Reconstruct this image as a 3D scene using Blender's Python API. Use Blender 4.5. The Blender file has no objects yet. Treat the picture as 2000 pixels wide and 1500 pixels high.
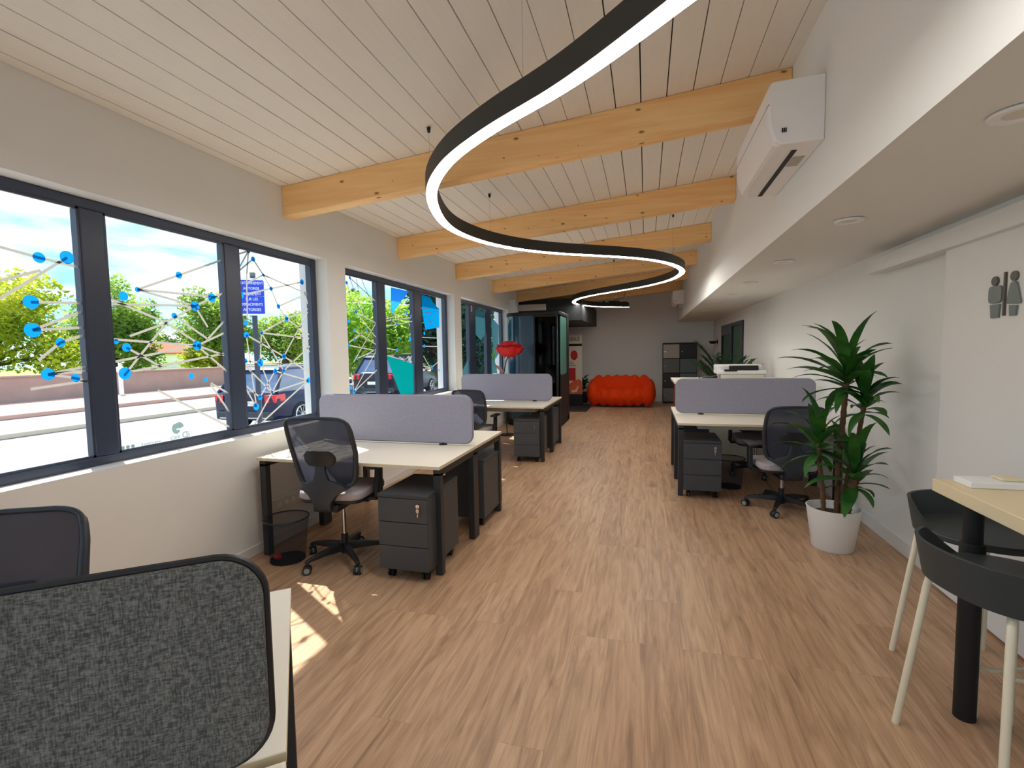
import bpy, bmesh, math, random
from mathutils import Vector, Matrix, noise
PI = math.pi
C = bpy.context.scene.collection
S = bpy.context.scene
random.seed(7)

# ------------------------------------------------------------------ materials
def nt(name):
    m = bpy.data.materials.new(name); m.use_nodes = True
    t = m.node_tree; t.nodes.clear()
    return m, t, t.nodes.new('ShaderNodeOutputMaterial')

def srgb(r, g, b):
    f = lambda c: (c/255/12.92) if c/255 <= 0.04045 else ((c/255+0.055)/1.055)**2.4
    return (f(r), f(g), f(b), 1)

def plain(name, col, rough=.5, metal=0, spec=.5, var=.06, scale=18, bump=0, bscale=80, coat=0, stretch=(1, 1, 1)):
    m, t, out = nt(name)
    b = t.nodes.new('ShaderNodeBsdfPrincipled'); t.links.new(b.outputs[0], out.inputs[0])
    b.inputs['Roughness'].default_value = rough; b.inputs['Metallic'].default_value = metal
    b.inputs['Specular IOR Level'].default_value = spec
    if coat: b.inputs['Coat Weight'].default_value = coat; b.inputs['Coat Roughness'].default_value = .05
    tc = t.nodes.new('ShaderNodeTexCoord'); mp = t.nodes.new('ShaderNodeMapping')
    mp.inputs['Scale'].default_value = stretch
    t.links.new(tc.outputs['Object'], mp.inputs[0])
    n = t.nodes.new('ShaderNodeTexNoise'); n.inputs['Scale'].default_value = scale; n.inputs['Detail'].default_value = 4
    t.links.new(mp.outputs[0], n.inputs['Vector'])
    mx = t.nodes.new('ShaderNodeMix'); mx.data_type = 'RGBA'
    mx.inputs[6].default_value = tuple(c*(1-var) for c in col[:3])+(1,)
    mx.inputs[7].default_value = tuple(min(1, c*(1+var)) for c in col[:3])+(1,)
    t.links.new(n.outputs[0], mx.inputs[0]); t.links.new(mx.outputs[2], b.inputs['Base Color'])
    if bump:
        n2 = t.nodes.new('ShaderNodeTexNoise'); n2.inputs['Scale'].default_value = bscale; n2.inputs['Detail'].default_value = 3
        t.links.new(mp.outputs[0], n2.inputs['Vector'])
        bp = t.nodes.new('ShaderNodeBump'); bp.inputs['Strength'].default_value = bump; bp.inputs['Distance'].default_value = .004
        t.links.new(n2.outputs[0], bp.inputs['Height']); t.links.new(bp.outputs[0], b.inputs['Normal'])
    return m

def fabric(name, c1, c2, scale=260, stretch=(1, 1, 2.6), rough=.95, mixlo=.35, mixhi=.65, blob=.5):
    m, t, out = nt(name)
    b = t.nodes.new('ShaderNodeBsdfPrincipled'); t.links.new(b.outputs[0], out.inputs[0])
    b.inputs['Roughness'].default_value = rough; b.inputs['Specular IOR Level'].default_value = .15
    tc = t.nodes.new('ShaderNodeTexCoord')
    def no(sc, st):
        mp = t.nodes.new('ShaderNodeMapping'); mp.inputs['Scale'].default_value = st
        t.links.new(tc.outputs['Object'], mp.inputs[0])
        n = t.nodes.new('ShaderNodeTexNoise'); n.inputs['Scale'].default_value = sc; n.inputs['Detail'].default_value = 3
        t.links.new(mp.outputs[0], n.inputs['Vector']); return n
    a = no(scale, (1, 1, .22)); c = no(scale, (.22, 1, 1)); d = no(scale*.12, stretch)
    ad = t.nodes.new('ShaderNodeMath'); ad.operation = 'ADD'
    t.links.new(a.outputs[0], ad.inputs[0]); t.links.new(c.outputs[0], ad.inputs[1])
    ad2 = t.nodes.new('ShaderNodeMath'); ad2.operation = 'MULTIPLY_ADD'; ad2.inputs[1].default_value = .4
    t.links.new(ad.outputs[0], ad2.inputs[0])
    m3 = t.nodes.new('ShaderNodeMath'); m3.operation = 'MULTIPLY'; m3.inputs[1].default_value = .2*blob
    t.links.new(d.outputs[0], m3.inputs[0]); t.links.new(m3.outputs[0], ad2.inputs[2])
    rp = t.nodes.new('ShaderNodeValToRGB'); e = rp.color_ramp.elements
    e[0].position = mixlo; e[0].color = c1; e[1].position = mixhi; e[1].color = c2
    t.links.new(ad2.outputs[0], rp.inputs[0]); t.links.new(rp.outputs[0], b.inputs['Base Color'])
    bp = t.nodes.new('ShaderNodeBump'); bp.inputs['Strength'].default_value = .25; bp.inputs['Distance'].default_value = .002
    t.links.new(ad.outputs[0], bp.inputs['Height']); t.links.new(bp.outputs[0], b.inputs['Normal'])
    return m

def emit(name, col, s):
    m, t, out = nt(name); e = t.nodes.new('ShaderNodeEmission'); e.inputs[0].default_value = col; e.inputs[1].default_value = s
    t.links.new(e.outputs[0], out.inputs[0]); return m

def glass(name, tint=(.97, .99, .99, 1), refl=.07, rough=.0):
    m, t, out = nt(name)
    tr = t.nodes.new('ShaderNodeBsdfTransparent'); tr.inputs[0].default_value = tint
    g = t.nodes.new('ShaderNodeBsdfGlossy'); g.inputs['Roughness'].default_value = rough
    lw = t.nodes.new('ShaderNodeFresnel'); lw.inputs[0].default_value = 1.25
    mu = t.nodes.new('ShaderNodeMath'); mu.operation = 'MULTIPLY_ADD'; mu.inputs[1].default_value = .05; mu.inputs[2].default_value = refl*.02
    mx = t.nodes.new('ShaderNodeMixShader')
    t.links.new(lw.outputs[0], mu.inputs[0]); t.links.new(mu.outputs[0], mx.inputs[0])
    t.links.new(tr.outputs[0], mx.inputs[1]); t.links.new(g.outputs[0], mx.inputs[2]); t.links.new(mx.outputs[0], out.inputs[0])
    return m

def film(name, col, alpha, back=.6):
    """translucent vinyl film / woven mesh: partly see-through, partly coloured"""
    m, t, out = nt(name)
    tr = t.nodes.new('ShaderNodeBsdfTransparent')
    d = t.nodes.new('ShaderNodeBsdfDiffuse'); d.inputs[0].default_value = col
    tl = t.nodes.new('ShaderNodeBsdfTranslucent'); tl.inputs[0].default_value = col
    a = t.nodes.new('ShaderNodeMixShader'); a.inputs[0].default_value = back
    t.links.new(d.outputs[0], a.inputs[1]); t.links.new(tl.outputs[0], a.inputs[2])
    mx = t.nodes.new('ShaderNodeMixShader'); mx.inputs[0].default_value = alpha
    n = t.nodes.new('ShaderNodeTexNoise'); n.inputs['Scale'].default_value = 4
    ma = t.nodes.new('ShaderNodeMath'); ma.operation = 'MULTIPLY_ADD'; ma.inputs[1].default_value = .04; ma.inputs[2].default_value = alpha-.02
    t.links.new(n.outputs[0], ma.inputs[0]); t.links.new(ma.outputs[0], mx.inputs[0])
    t.links.new(tr.outputs[0], mx.inputs[1]); t.links.new(a.outputs[0], mx.inputs[2]); t.links.new(mx.outputs[0], out.inputs[0])
    return m

def leafmat(name, c1, c2, trans=.35, scale=2.5):
    m, t, out = nt(name)
    tc = t.nodes.new('ShaderNodeTexCoord')
    n = t.nodes.new('ShaderNodeTexNoise'); n.inputs['Scale'].default_value = scale; n.inputs['Detail'].default_value = 3
    t.links.new(tc.outputs['Object'], n.inputs['Vector'])
    rp = t.nodes.new('ShaderNodeValToRGB'); e = rp.color_ramp.elements
    e[0].position = .35; e[0].color = c1; e[1].position = .65; e[1].color = c2
    t.links.new(n.outputs[0], rp.inputs[0])
    d = t.nodes.new('ShaderNodeBsdfPrincipled'); d.inputs['Roughness'].default_value = .45; d.inputs['Specular IOR Level'].default_value = .35
    tl = t.nodes.new('ShaderNodeBsdfTranslucent')
    t.links.new(rp.outputs[0], d.inputs['Base Color']); t.links.new(rp.outputs[0], tl.inputs[0])
    mx = t.nodes.new('ShaderNodeMixShader'); mx.inputs[0].default_value = trans
    t.links.new(d.outputs[0], mx.inputs[1]); t.links.new(tl.outputs[0], mx.inputs[2]); t.links.new(mx.outputs[0], out.inputs[0])
    return m

def floor_surface():
    m, t, out = nt('oak_vinyl_planks')
    N = lambda k: t.nodes.new(k)
    b = N('ShaderNodeBsdfPrincipled'); t.links.new(b.outputs[0], out.inputs[0])
    tc = N('ShaderNodeTexCoord'); mp = N('ShaderNodeMapping'); mp.inputs['Rotation'].default_value = (0, 0, PI/2)
    t.links.new(tc.outputs['Object'], mp.inputs[0])
    br = N('ShaderNodeTexBrick'); br.offset = .37; br.offset_frequency = 3
    br.inputs['Scale'].default_value = 1; br.inputs['Brick Width'].default_value = 1.22; br.inputs['Row Height'].default_value = .18
    br.inputs['Mortar Size'].default_value = .0008; br.inputs['Mortar Smooth'].default_value = .2; br.inputs['Bias'].default_value = 0
    br.inputs['Color1'].default_value = (.25, .25, .25, 1); br.inputs['Color2'].default_value = (.75, .75, .75, 1); br.inputs['Mortar'].default_value = (0, 0, 0, 1)
    t.links.new(mp.outputs[0], br.inputs[0])
    # grain, shifted per plank
    sc = N('ShaderNodeVectorMath'); sc.operation = 'SCALE'; sc.inputs[3].default_value = 7
    t.links.new(br.outputs[0], sc.inputs[0])
    ad = N('ShaderNodeVectorMath'); ad.operation = 'ADD'
    t.links.new(tc.outputs['Object'], ad.inputs[0]); t.links.new(sc.outputs[0], ad.inputs[1])
    m2 = N('ShaderNodeMapping'); m2.inputs['Scale'].default_value = (13, 1.1, 1); t.links.new(ad.outputs[0], m2.inputs[0])
    n1 = N('ShaderNodeTexNoise'); n1.inputs['Scale'].default_value = 1.5; n1.inputs['Detail'].default_value = 6; n1.inputs['Roughness'].default_value = .6; n1.inputs['Distortion'].default_value = 1.4
    t.links.new(m2.outputs[0], n1.inputs['Vector'])
    m3 = N('ShaderNodeMapping'); m3.inputs['Scale'].default_value = (90, 3, 1); t.links.new(ad.outputs[0], m3.inputs[0])
    n2 = N('ShaderNodeTexNoise'); n2.inputs['Scale'].default_value = 2; n2.inputs['Detail'].default_value = 4
    t.links.new(m3.outputs[0], n2.inputs['Vector'])
    rp = N('ShaderNodeValToRGB'); rp.color_ramp.elements.remove(rp.color_ramp.elements[1])
    for p, c in ((.25, srgb(140, 108, 82)), (.42, srgb(172, 138, 108)), (.56, srgb(190, 154, 122)), (.78, srgb(206, 170, 136))):
        e = rp.color_ramp.elements.new(p); e.color = c
    rp.color_ramp.elements.remove(rp.color_ramp.elements[0])
    t.links.new(n1.outputs[0], rp.inputs[0])
    mx = N('ShaderNodeMix'); mx.data_type = 'RGBA'; mx.blend_type = 'OVERLAY'; mx.inputs[0].default_value = .22
    t.links.new(rp.outputs[0], mx.inputs[6]); t.links.new(n2.outputs[0], mx.inputs[7])
    mx2 = N('ShaderNodeMix'); mx2.data_type = 'RGBA'; mx2.blend_type = 'SOFT_LIGHT'; mx2.inputs[0].default_value = .28
    t.links.new(mx.outputs[2], mx2.inputs[6]); t.links.new(br.outputs[0], mx2.inputs[7])
    mo = N('ShaderNodeMix'); mo.data_type = 'RGBA'; mo.inputs[7].default_value = srgb(95, 70, 50)
    mm = N('ShaderNodeMath'); mm.operation = 'MULTIPLY'; mm.inputs[1].default_value = .3
    t.links.new(br.outputs['Fac'], mm.inputs[0]); t.links.new(mm.outputs[0], mo.inputs[0])
    t.links.new(mx2.outputs[2], mo.inputs[6]); t.links.new(mo.outputs[2], b.inputs['Base Color'])
    b.inputs['Roughness'].default_value = .42; b.inputs['Specular IOR Level'].default_value = .35
    bp = N('ShaderNodeBump'); bp.inputs['Strength'].default_value = .08; bp.inputs['Distance'].default_value = .002
    t.links.new(n2.outputs[0], bp.inputs['Height']); t.links.new(bp.outputs[0], b.inputs['Normal'])
    return m

def pine_mat():
    m, t, out = nt('knotty_pine'); N = lambda k: t.nodes.new(k)
    b = N('ShaderNodeBsdfPrincipled'); t.links.new(b.outputs[0], out.inputs[0])
    tc = N('ShaderNodeTexCoord'); oi = N('ShaderNodeObjectInfo')
    sc = N('ShaderNodeVectorMath'); sc.operation = 'SCALE'; t.links.new(oi.outputs['Location'], sc.inputs[0]); sc.inputs[3].default_value = 3.7
    ad = N('ShaderNodeVectorMath'); ad.operation = 'ADD'; t.links.new(tc.outputs['Object'], ad.inputs[0]); t.links.new(sc.outputs[0], ad.inputs[1])
    mp = N('ShaderNodeMapping'); mp.inputs['Scale'].default_value = (.8, 9, 14); t.links.new(ad.outputs[0], mp.inputs[0])
    n = N('ShaderNodeTexNoise'); n.inputs['Scale'].default_value = 1.3; n.inputs['Detail'].default_value = 5; n.inputs['Distortion'].default_value = .8
    t.links.new(mp.outputs[0], n.inputs['Vector'])
    rp = N('ShaderNodeValToRGB'); e = rp.color_ramp.elements
    e[0].position = .3; e[0].color = srgb(244, 190, 124); e[1].position = .7; e[1].color = srgb(255, 216, 156)
    t.links.new(n.outputs[0], rp.inputs[0])
    sx = N('ShaderNodeSeparateXYZ'); t.links.new(ad.outputs[0], sx.inputs[0])
    zz = N('ShaderNodeMath'); zz.operation = 'MULTIPLY_ADD'; zz.inputs[1].default_value = .8
    t.links.new(sx.outputs['Y'], zz.inputs[0]); t.links.new(sx.outputs['Z'], zz.inputs[2])
    cx = N('ShaderNodeCombineXYZ'); t.links.new(sx.outputs['X'], cx.inputs[0]); t.links.new(zz.outputs[0], cx.inputs[1])
    mk = N('ShaderNodeMapping'); mk.inputs['Scale'].default_value = (3.6, 7.5, 1); t.links.new(cx.outputs[0], mk.inputs[0])
    v = N('ShaderNodeTexVoronoi'); v.voronoi_dimensions = '2D'; v.inputs['Scale'].default_value = 1.0; t.links.new(mk.outputs[0], v.inputs['Vector'])
    # knot radius differs per cell, most cells have none
    sep = N('ShaderNodeSeparateColor'); t.links.new(v.outputs['Color'], sep.inputs[0])
    mr = N('ShaderNodeMapRange'); mr.inputs[1].default_value = .3; mr.inputs[2].default_value = 1; mr.inputs[3].default_value = .01; mr.inputs[4].default_value = .11
    t.links.new(sep.outputs[0], mr.inputs[0])
    dv = N('ShaderNodeMath'); dv.operation = 'DIVIDE'; t.links.new(v.outputs['Distance'], dv.inputs[0]); t.links.new(mr.outputs[0], dv.inputs[1])
    rk = N('ShaderNodeValToRGB'); ek = rk.color_ramp.elements
    ek[0].position = .35; ek[0].color = (1, 1, 1, 1); ek[1].position = .95; ek[1].color = (0, 0, 0, 1)
    t.links.new(dv.outputs[0], rk.inputs[0])
    mx = N('ShaderNodeMix'); mx.data_type = 'RGBA'; mx.inputs[7].default_value = srgb(112, 62, 30)
    mu = N('ShaderNodeMath'); mu.operation = 'MULTIPLY'; mu.inputs[1].default_value = .85
    t.links.new(rk.outputs[0], mu.inputs[0]); t.links.new(mu.outputs[0], mx.inputs[0]); t.links.new(rp.outputs[0], mx.inputs[6])
    t.links.new(mx.outputs[2], b.inputs['Base Color']); b.inputs['Roughness'].default_value = .55; b.inputs['Specular IOR Level'].default_value = .3
    return m

M = {}
M['wall'] = plain('white_wall_paint', srgb(228, 228, 225), .9, spec=.2, var=.02, scale=3, bump=.08, bscale=120)
M['board'] = plain('whitewashed_boards', srgb(238, 232, 222), .8, spec=.2, var=.04, scale=9, stretch=(6, .6, 1))
M['dark_gap'] = plain('dark_gap', srgb(50, 42, 36), .9, spec=.1)
M['floor'] = floor_surface(); M['pine'] = pine_mat()
M['skirting'] = plain('white_skirting', srgb(228, 228, 226), .5, var=.02)
M['anthracite'] = plain('anthracite_aluminium', srgb(50, 60, 80), .35, spec=.5, var=.04)
M['glass'] = glass('window_glass'); M['glass_dark'] = glass('booth_glass', (.12, .2, .22, 1), .5)
M['glass_door'] = glass('frosted_door_glass', (.6, .68, .63, 1), .4, .15)
M['blue_vinyl'] = film('blue_vinyl', srgb(50, 180, 246), .95, .8); M['grey_vinyl'] = film('grey_vinyl', srgb(205, 202, 195), .9)
M['film_blue'] = film('blue_film', srgb(90, 188, 252), .95, .9); M['film_teal'] = film('teal_film', srgb(10, 172, 172), .93, .7)
M['film_cyan'] = film('cyan_film', srgb(0, 168, 212), .9, .8); M['film_dusk'] = film('dusk_teal_film', srgb(78, 130, 140), .8)
M['logo_grey'] = film('grey_logo_vinyl', srgb(150, 168, 166), .9, .8)
M['white_melamine'] = plain('white_melamine', srgb(236, 228, 212), .38, var=.015, scale=5)
M['cream_edge'] = plain('cream_edge_band', srgb(226, 212, 178), .45)
M['steel_black'] = plain('black_powder_coat', srgb(42, 44, 46), .5, var=.05, bump=.1, bscale=400)
M['ped'] = plain('anthracite_sheet_steel', srgb(66, 69, 73), .48, var=.03, bump=.06, bscale=500)
M['ped_top'] = plain('anthracite_sheet_top', srgb(60, 62, 66), .5, var=.03)
M['felt'] = fabric('grey_felt', srgb(146, 145, 162), srgb(174, 172, 186), 300, mixlo=.3, mixhi=.75)
M['weave'] = fabric('charcoal_melange', srgb(78, 78, 76), srgb(156, 154, 148), 380, stretch=(3, 1, 1), mixlo=.33, mixhi=.62, blob=.08)
M['plastic'] = plain('black_plastic', srgb(30, 33, 37), .45, var=.05)
M['plastic_slate'] = plain('slate_plastic', srgb(48, 54, 62), .4, var=.04)
M['mesh'] = film('black_backrest_mesh', srgb(66, 69, 82), .95)
M['wiremesh'] = film('black_wire_mesh', srgb(62, 64, 76), .42)
M['seatfab'] = fabric('light_grey_seat', srgb(168, 160, 164), srgb(190, 182, 184), 300)
M['chrome'] = plain('chrome', srgb(200, 200, 200), .15, 1, var=.02)
M['grey_rubber'] = plain('grey_rubber', srgb(150, 156, 160), .5)
M['led'] = emit('led_diffuser', (1, .955, .89, 1), 18.5)
M['white_plastic'] = plain('white_plastic', srgb(236, 236, 236), .35, var=.01)
M['offwhite'] = plain('offwhite_plastic', srgb(214, 208, 196), .45, var=.02)
M['black'] = plain('black_matte', srgb(14, 15, 16), .6)
M['housing'] = plain('dark_grey_housing', srgb(46, 46, 43), .55)
M['pot'] = plain('white_ceramic', srgb(236, 236, 232), .4, var=.01)
M['soil'] = plain('potting_soil', srgb(60, 44, 34), .95, var=.3, scale=60, bump=.5)
M['bark'] = plain('ringed_cane', srgb(104, 76, 50), .8, var=.35, scale=10, stretch=(1, 1, 9), bump=.5, bscale=40)
M['leaf'] = leafmat('dracaena_leaf', srgb(32, 80, 30), srgb(66, 122, 46), .2, 6)
M['leaf_dark'] = leafmat('palm_leaf', srgb(18, 44, 30), srgb(44, 82, 52), .2, 6)
M['orange'] = fabric('orange_stretch_fabric', srgb(222, 56, 12), srgb(240, 78, 22), 300, mixlo=.3, mixhi=.7)
M['red'] = plain('red_petal', srgb(206, 26, 32), .6, var=.15, scale=8)
M['pinkpaper'] = plain('dusty_pink_paper', srgb(186, 148, 140), .8)
M['redbrown'] = plain('red_brown_panel', srgb(120, 52, 40), .5)
M['stoolshell'] = plain('dark_green_grey_shell', srgb(50, 58, 60), .5, var=.04)
M['stoolleg'] = plain('cream_tube', srgb(232, 222, 196), .4, var=.02)
M['oaktop'] = plain('light_ash_top', srgb(226, 208, 170), .5, var=.05, scale=5, stretch=(8, .8, 1))
M['sign_plate'] = plain('brushed_grey_plate', srgb(122, 130, 128), .4, .4, var=.04)
M['sign_dark'] = plain('dark_grey_plate', srgb(98, 92, 84), .4, .3, var=.04)
M['pod'] = plain('glossy_dark_teal', srgb(26, 62, 84), .22, spec=.7, var=.03, coat=.3)
M['pod_teal'] = plain('teal_panel', srgb(70, 128, 116), .35)
M['darkwall'] = plain('black_wall_paint', srgb(22, 28, 32), .6, var=.05)
M['locker_l'] = plain('locker_light', srgb(176, 170, 158), .5); M['locker_m'] = plain('locker_mid', srgb(104, 108, 106), .5)
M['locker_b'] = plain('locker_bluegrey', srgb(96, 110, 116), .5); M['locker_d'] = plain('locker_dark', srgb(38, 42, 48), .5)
M['paper'] = plain('printed_cream', srgb(214, 206, 190), .7); M['print_red'] = plain('printed_red', srgb(186, 36, 30), .7, var=.25, scale=6)
M['print_orange'] = plain('printed_orange', srgb(214, 96, 50), .7, var=.3, scale=5); M['ink'] = plain('ink', srgb(20, 18, 18), .7)
# outside
M['asphalt'] = plain('pale_asphalt', srgb(144, 144, 146), .95, spec=.1, var=.08, scale=2)
M['kerb'] = plain('kerb_stone', srgb(206, 190, 166), .9, var=.1)
M['sidewalk'] = plain('pinkish_pavement', srgb(204, 160, 142), .95, var=.08, scale=1)
M['garden_wall'] = plain('weathered_render', srgb(160, 140, 132), .95, var=.2, scale=1.4, bump=.3, bscale=8)
M['render'] = plain('exterior_render', srgb(236, 230, 216), .95, var=.03)
M['carpaint'] = plain('dark_blue_car_paint', srgb(20, 28, 62), .3, .2, spec=.4, coat=.25)
M['carpaint2'] = plain('black_car_paint', srgb(16, 20, 40), .3, .2, spec=.4, coat=.25)
M['carglass'] = plain('dark_car_glass', srgb(60, 84, 120), .04, .0, spec=1, coat=1)
M['taillamp'] = plain('red_lamp_lens', srgb(214, 24, 34), .15, var=.2, coat=.6)
M['tyre'] = plain('tyre_rubber', srgb(24, 24, 26), .8)
M['sign_blue'] = plain('sign_blue', srgb(22, 62, 200), .5); M['sign_white'] = plain('sign_white', srgb(238, 242, 248), .5)
M['trunk'] = plain('tree_bark', srgb(92, 74, 58), .95, var=.3, scale=6, bump=.6, bscale=14)
M['lv_yellow'] = leafmat('yellow_green_leaves', srgb(128, 150, 30), srgb(222, 220, 74), .5, .5)
M['lv_mid'] = leafmat('mid_green_leaves', srgb(84, 124, 44), srgb(178, 202, 92), .55, .5)
M['lv_bright'] = leafmat('bright_green_leaves', srgb(104, 160, 40), srgb(196, 226, 92), .55, .6)
M['lv_dark'] = leafmat('dark_green_leaves', srgb(52, 76, 40), srgb(112, 134, 66), .45, .5)
M['lv_pine'] = leafmat('pine_needles', srgb(30, 62, 52), srgb(72, 112, 84), .35, .6)
M['lv_rust'] = leafmat('rust_leaves', srgb(206, 110, 40), srgb(236, 164, 84), .5, .8)
M['tile'] = plain('terracotta_tiles', srgb(176, 104, 78), .9, var=.15)
M['grass'] = plain('lawn', srgb(150, 170, 70), .95, var=.3, scale=3)

# ------------------------------------------------------------------ mesh builder
class MB:
    def __init__(s): s.v = []; s.f = []
    def add(s, vs, fs):
        o = len(s.v); s.v += [tuple(v) for v in vs]; s.f += [tuple(i+o for i in f) for f in fs]; return s
    def box(s, x0, x1, y0, y1, z0, z1, rot=None, piv=None):
        vs = [Vector(p) for p in ((x0, y0, z0), (x1, y0, z0), (x1, y1, z0), (x0, y1, z0), (x0, y0, z1), (x1, y0, z1), (x1, y1, z1), (x0, y1, z1))]
        if rot:
            c = Vector(piv) if piv else Vector(((x0+x1)/2, (y0+y1)/2, (z0+z1)/2)); vs = [rot @ (v-c)+c for v in vs]
        return s.add(vs, [(0, 3, 2, 1), (4, 5, 6, 7), (0, 1, 5, 4), (1, 2, 6, 5), (2, 3, 7, 6), (3, 0, 4, 7)])
    def hexa(s, a, b):
        """loft between two quads (each 4 points, same order)"""
        return s.add(list(a)+list(b), [(3, 2, 1, 0), (4, 5, 6, 7), (0, 1, 5, 4), (1, 2, 6, 5), (2, 3, 7, 6), (3, 0, 4, 7)])
    def rings(s, R, cap=True, closed=False):
        n = len(R[0]); vs = [p for r in R for p in r]; fs = []
        m = len(R)
        for i in range(m if closed else m-1):
            for j in range(n):
                a = i*n+j; b = i*n+(j+1) % n; c = ((i+1) % m)*n+(j+1) % n; d = ((i+1) % m)*n+j
                fs.append((a, b, c, d))
        if cap and not closed: fs += [tuple(range(n-1, -1, -1)), tuple((m-1)*n+j for j in range(n))]
        return s.add(vs, fs)
    def cyl(s, p0, p1, r0, r1=None, n=16):
        r1 = r0 if r1 is None else r1
        p0 = Vector(p0); p1 = Vector(p1); d = (p1-p0).normalized()
        a = d.orthogonal().normalized(); b = d.cross(a)
        ring = lambda p, r: [p+(a*math.cos(2*PI*k/n)+b*math.sin(2*PI*k/n))*r for k in range(n)]
        return s.rings([ring(p0, r0), ring(p1, r1)])
    def tube(s, pts, r, n=10, closed=False):
        P = [Vector(p) for p in pts]; m = len(P); rr = r if isinstance(r, (list, tuple)) else [r]*m
        R = []; up = None
        for i in range(m):
            if closed: d = (P[(i+1) % m]-P[i-1]).normalized()
            else: d = (P[min(i+1, m-1)]-P[max(i-1, 0)]).normalized()
            if up is None: a = d.orthogonal().normalized()
            else:
                a = (up-d*up.dot(d)); a = a.normalized() if a.length > 1e-6 else d.orthogonal().normalized()
            up = a; b = d.cross(a)
            R.append([P[i]+(a*math.cos(2*PI*k/n)+b*math.sin(2*PI*k/n))*rr[i] for k in range(n)])
        return s.rings(R, True, closed)
    def lathe(s, prof, n=28, c=(0, 0, 0), sx=1, sy=1):
        R = [[(c[0]+r*sx*math.cos(2*PI*k/n), c[1]+r*sy*math.sin(2*PI*k/n), c[2]+z) for k in range(n)] for r, z in prof]
        return s.rings(R)
    def ell(s, c, rx, ry, rz, n=16, m=10):
        R = []
        for i in range(1, m):
            t = PI*i/m
            R.append([(c[0]+rx*math.sin(t)*math.cos(2*PI*k/n), c[1]+ry*math.sin(t)*math.sin(2*PI*k/n), c[2]-rz*math.cos(t)) for k in range(n)])
        o = len(s.v); s.rings(R, cap=False)
        b = len(s.v); s.v += [(c[0], c[1], c[2]-rz), (c[0], c[1], c[2]+rz)]
        for k in range(n):
            s.f.append((o+(k+1) % n, o+k, b)); s.f.append((o+(m-2)*n+k, o+(m-2)*n+(k+1) % n, b+1))
        return s
    def prism(s, poly, f):
        """poly: 2D points; f(u,v,k) -> 3D, k=0/1 for the two faces"""
        n = len(poly); vs = [f(u, v, 0) for u, v in poly]+[f(u, v, 1) for u, v in poly]
        fs = [tuple(range(n-1, -1, -1)), tuple(range(n, 2*n))]+[(i, (i+1) % n, n+(i+1) % n, n+i) for i in range(n)]
        return s.add(vs, fs)
    def grid(s, fn, nu, nv):
        vs = [fn(i/nu, j/nv) for i in range(nu+1) for j in range(nv+1)]
        fs = [(i*(nv+1)+j, (i+1)*(nv+1)+j, (i+1)*(nv+1)+j+1, i*(nv+1)+j+1) for i in range(nu) for j in range(nv)]
        return s.add(vs, fs)
    def build(s, name, mat, parent=None, bevel=0, smooth=35, loc=None, fix=True, bseg=2):
        me = bpy.data.meshes.new(name); me.from_pydata(s.v, [], s.f)
        if fix:
            b = bmesh.new(); b.from_mesh(me); bmesh.ops.recalc_face_normals(b, faces=b.faces); b.to_mesh(me); b.free()
        me.materials.append(mat)
        if smooth:
            me.shade_smooth()
            me.set_sharp_from_angle(angle=math.radians(smooth))
        o = bpy.data.objects.new(name, me); C.objects.link(o)
        if parent: o.parent = parent
        if loc: o.location = loc
        if bevel:
            md = o.modifiers.new('bevel', 'BEVEL'); md.width = bevel; md.segments = bseg; md.limit_method = 'ANGLE'; md.angle_limit = math.radians(40)
        return o

def rrect(x0, x1, z0, z1, r, n=8):
    P = []
    for cx, cz, a0 in ((x1-r, z1-r, 0), (x0+r, z1-r, PI/2), (x0+r, z0+r, PI), (x1-r, z0+r, 3*PI/2)):
        for k in range(n+1):
            a = a0+PI/2*k/n; P.append((cx+r*math.cos(a), cz+r*math.sin(a)))
    return P

def tag(o, label, cat, group=None, kind=None):
    o['label'] = label; o['category'] = cat
    if group: o['group'] = group
    if kind: o['kind'] = kind
    return o
def thing(name, label, cat, loc=(0, 0, 0), rz=0, group=None):
    o = bpy.data.objects.new(name, None); C.objects.link(o); o.empty_display_size = .1
    o.location = loc; o.rotation_euler = (0, 0, rz); return tag(o, label, cat, group)
def struct(o):
    o['kind'] = 'structure'; return o
def lab(o, l): o['label'] = l; return o
def dup(root, loc, rz, label, group=None):
    def cp(o, par):
        c = o.copy(); C.objects.link(c)
        if par: c.parent = par
        for ch in KIDS.get(o, []) or list(o.children): cp(ch, c)
        return c
    c = cp(root, None); c.location = loc; c.rotation_euler = (0, 0, rz); c['label'] = label
    if group: c['group'] = group
    return c
KIDS = {}
def text(name, s, mat, parent, size, mtx, ext=.001, align='CENTER', sx=1):
    cu = bpy.data.curves.new(name, 'FONT'); cu.body = s; cu.size = size; cu.align_x = align; cu.align_y = 'CENTER'; cu.extrude = ext
    o = bpy.data.objects.new(name, cu); C.objects.link(o)
    bpy.context.view_layer.update()
    me = bpy.data.meshes.new_from_object(o.evaluated_get(bpy.context.evaluated_depsgraph_get()))
    me.transform(mtx @ Matrix.Diagonal((sx, 1, 1, 1))); me.name = name
    bpy.data.objects.remove(o); bpy.data.curves.remove(cu)
    me.materials.clear(); me.materials.append(mat)
    o = bpy.data.objects.new(name, me); C.objects.link(o); o.parent = parent; return o
def frame(origin, ex, ey):
    ex = Vector(ex).normalized(); ey = Vector(ey).normalized(); ez = ex.cross(ey)
    return Matrix(((ex.x, ey.x, ez.x, origin[0]), (ex.y, ey.y, ez.y, origin[1]), (ex.z, ey.z, ez.z, origin[2]), (0, 0, 0, 1)))
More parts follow.
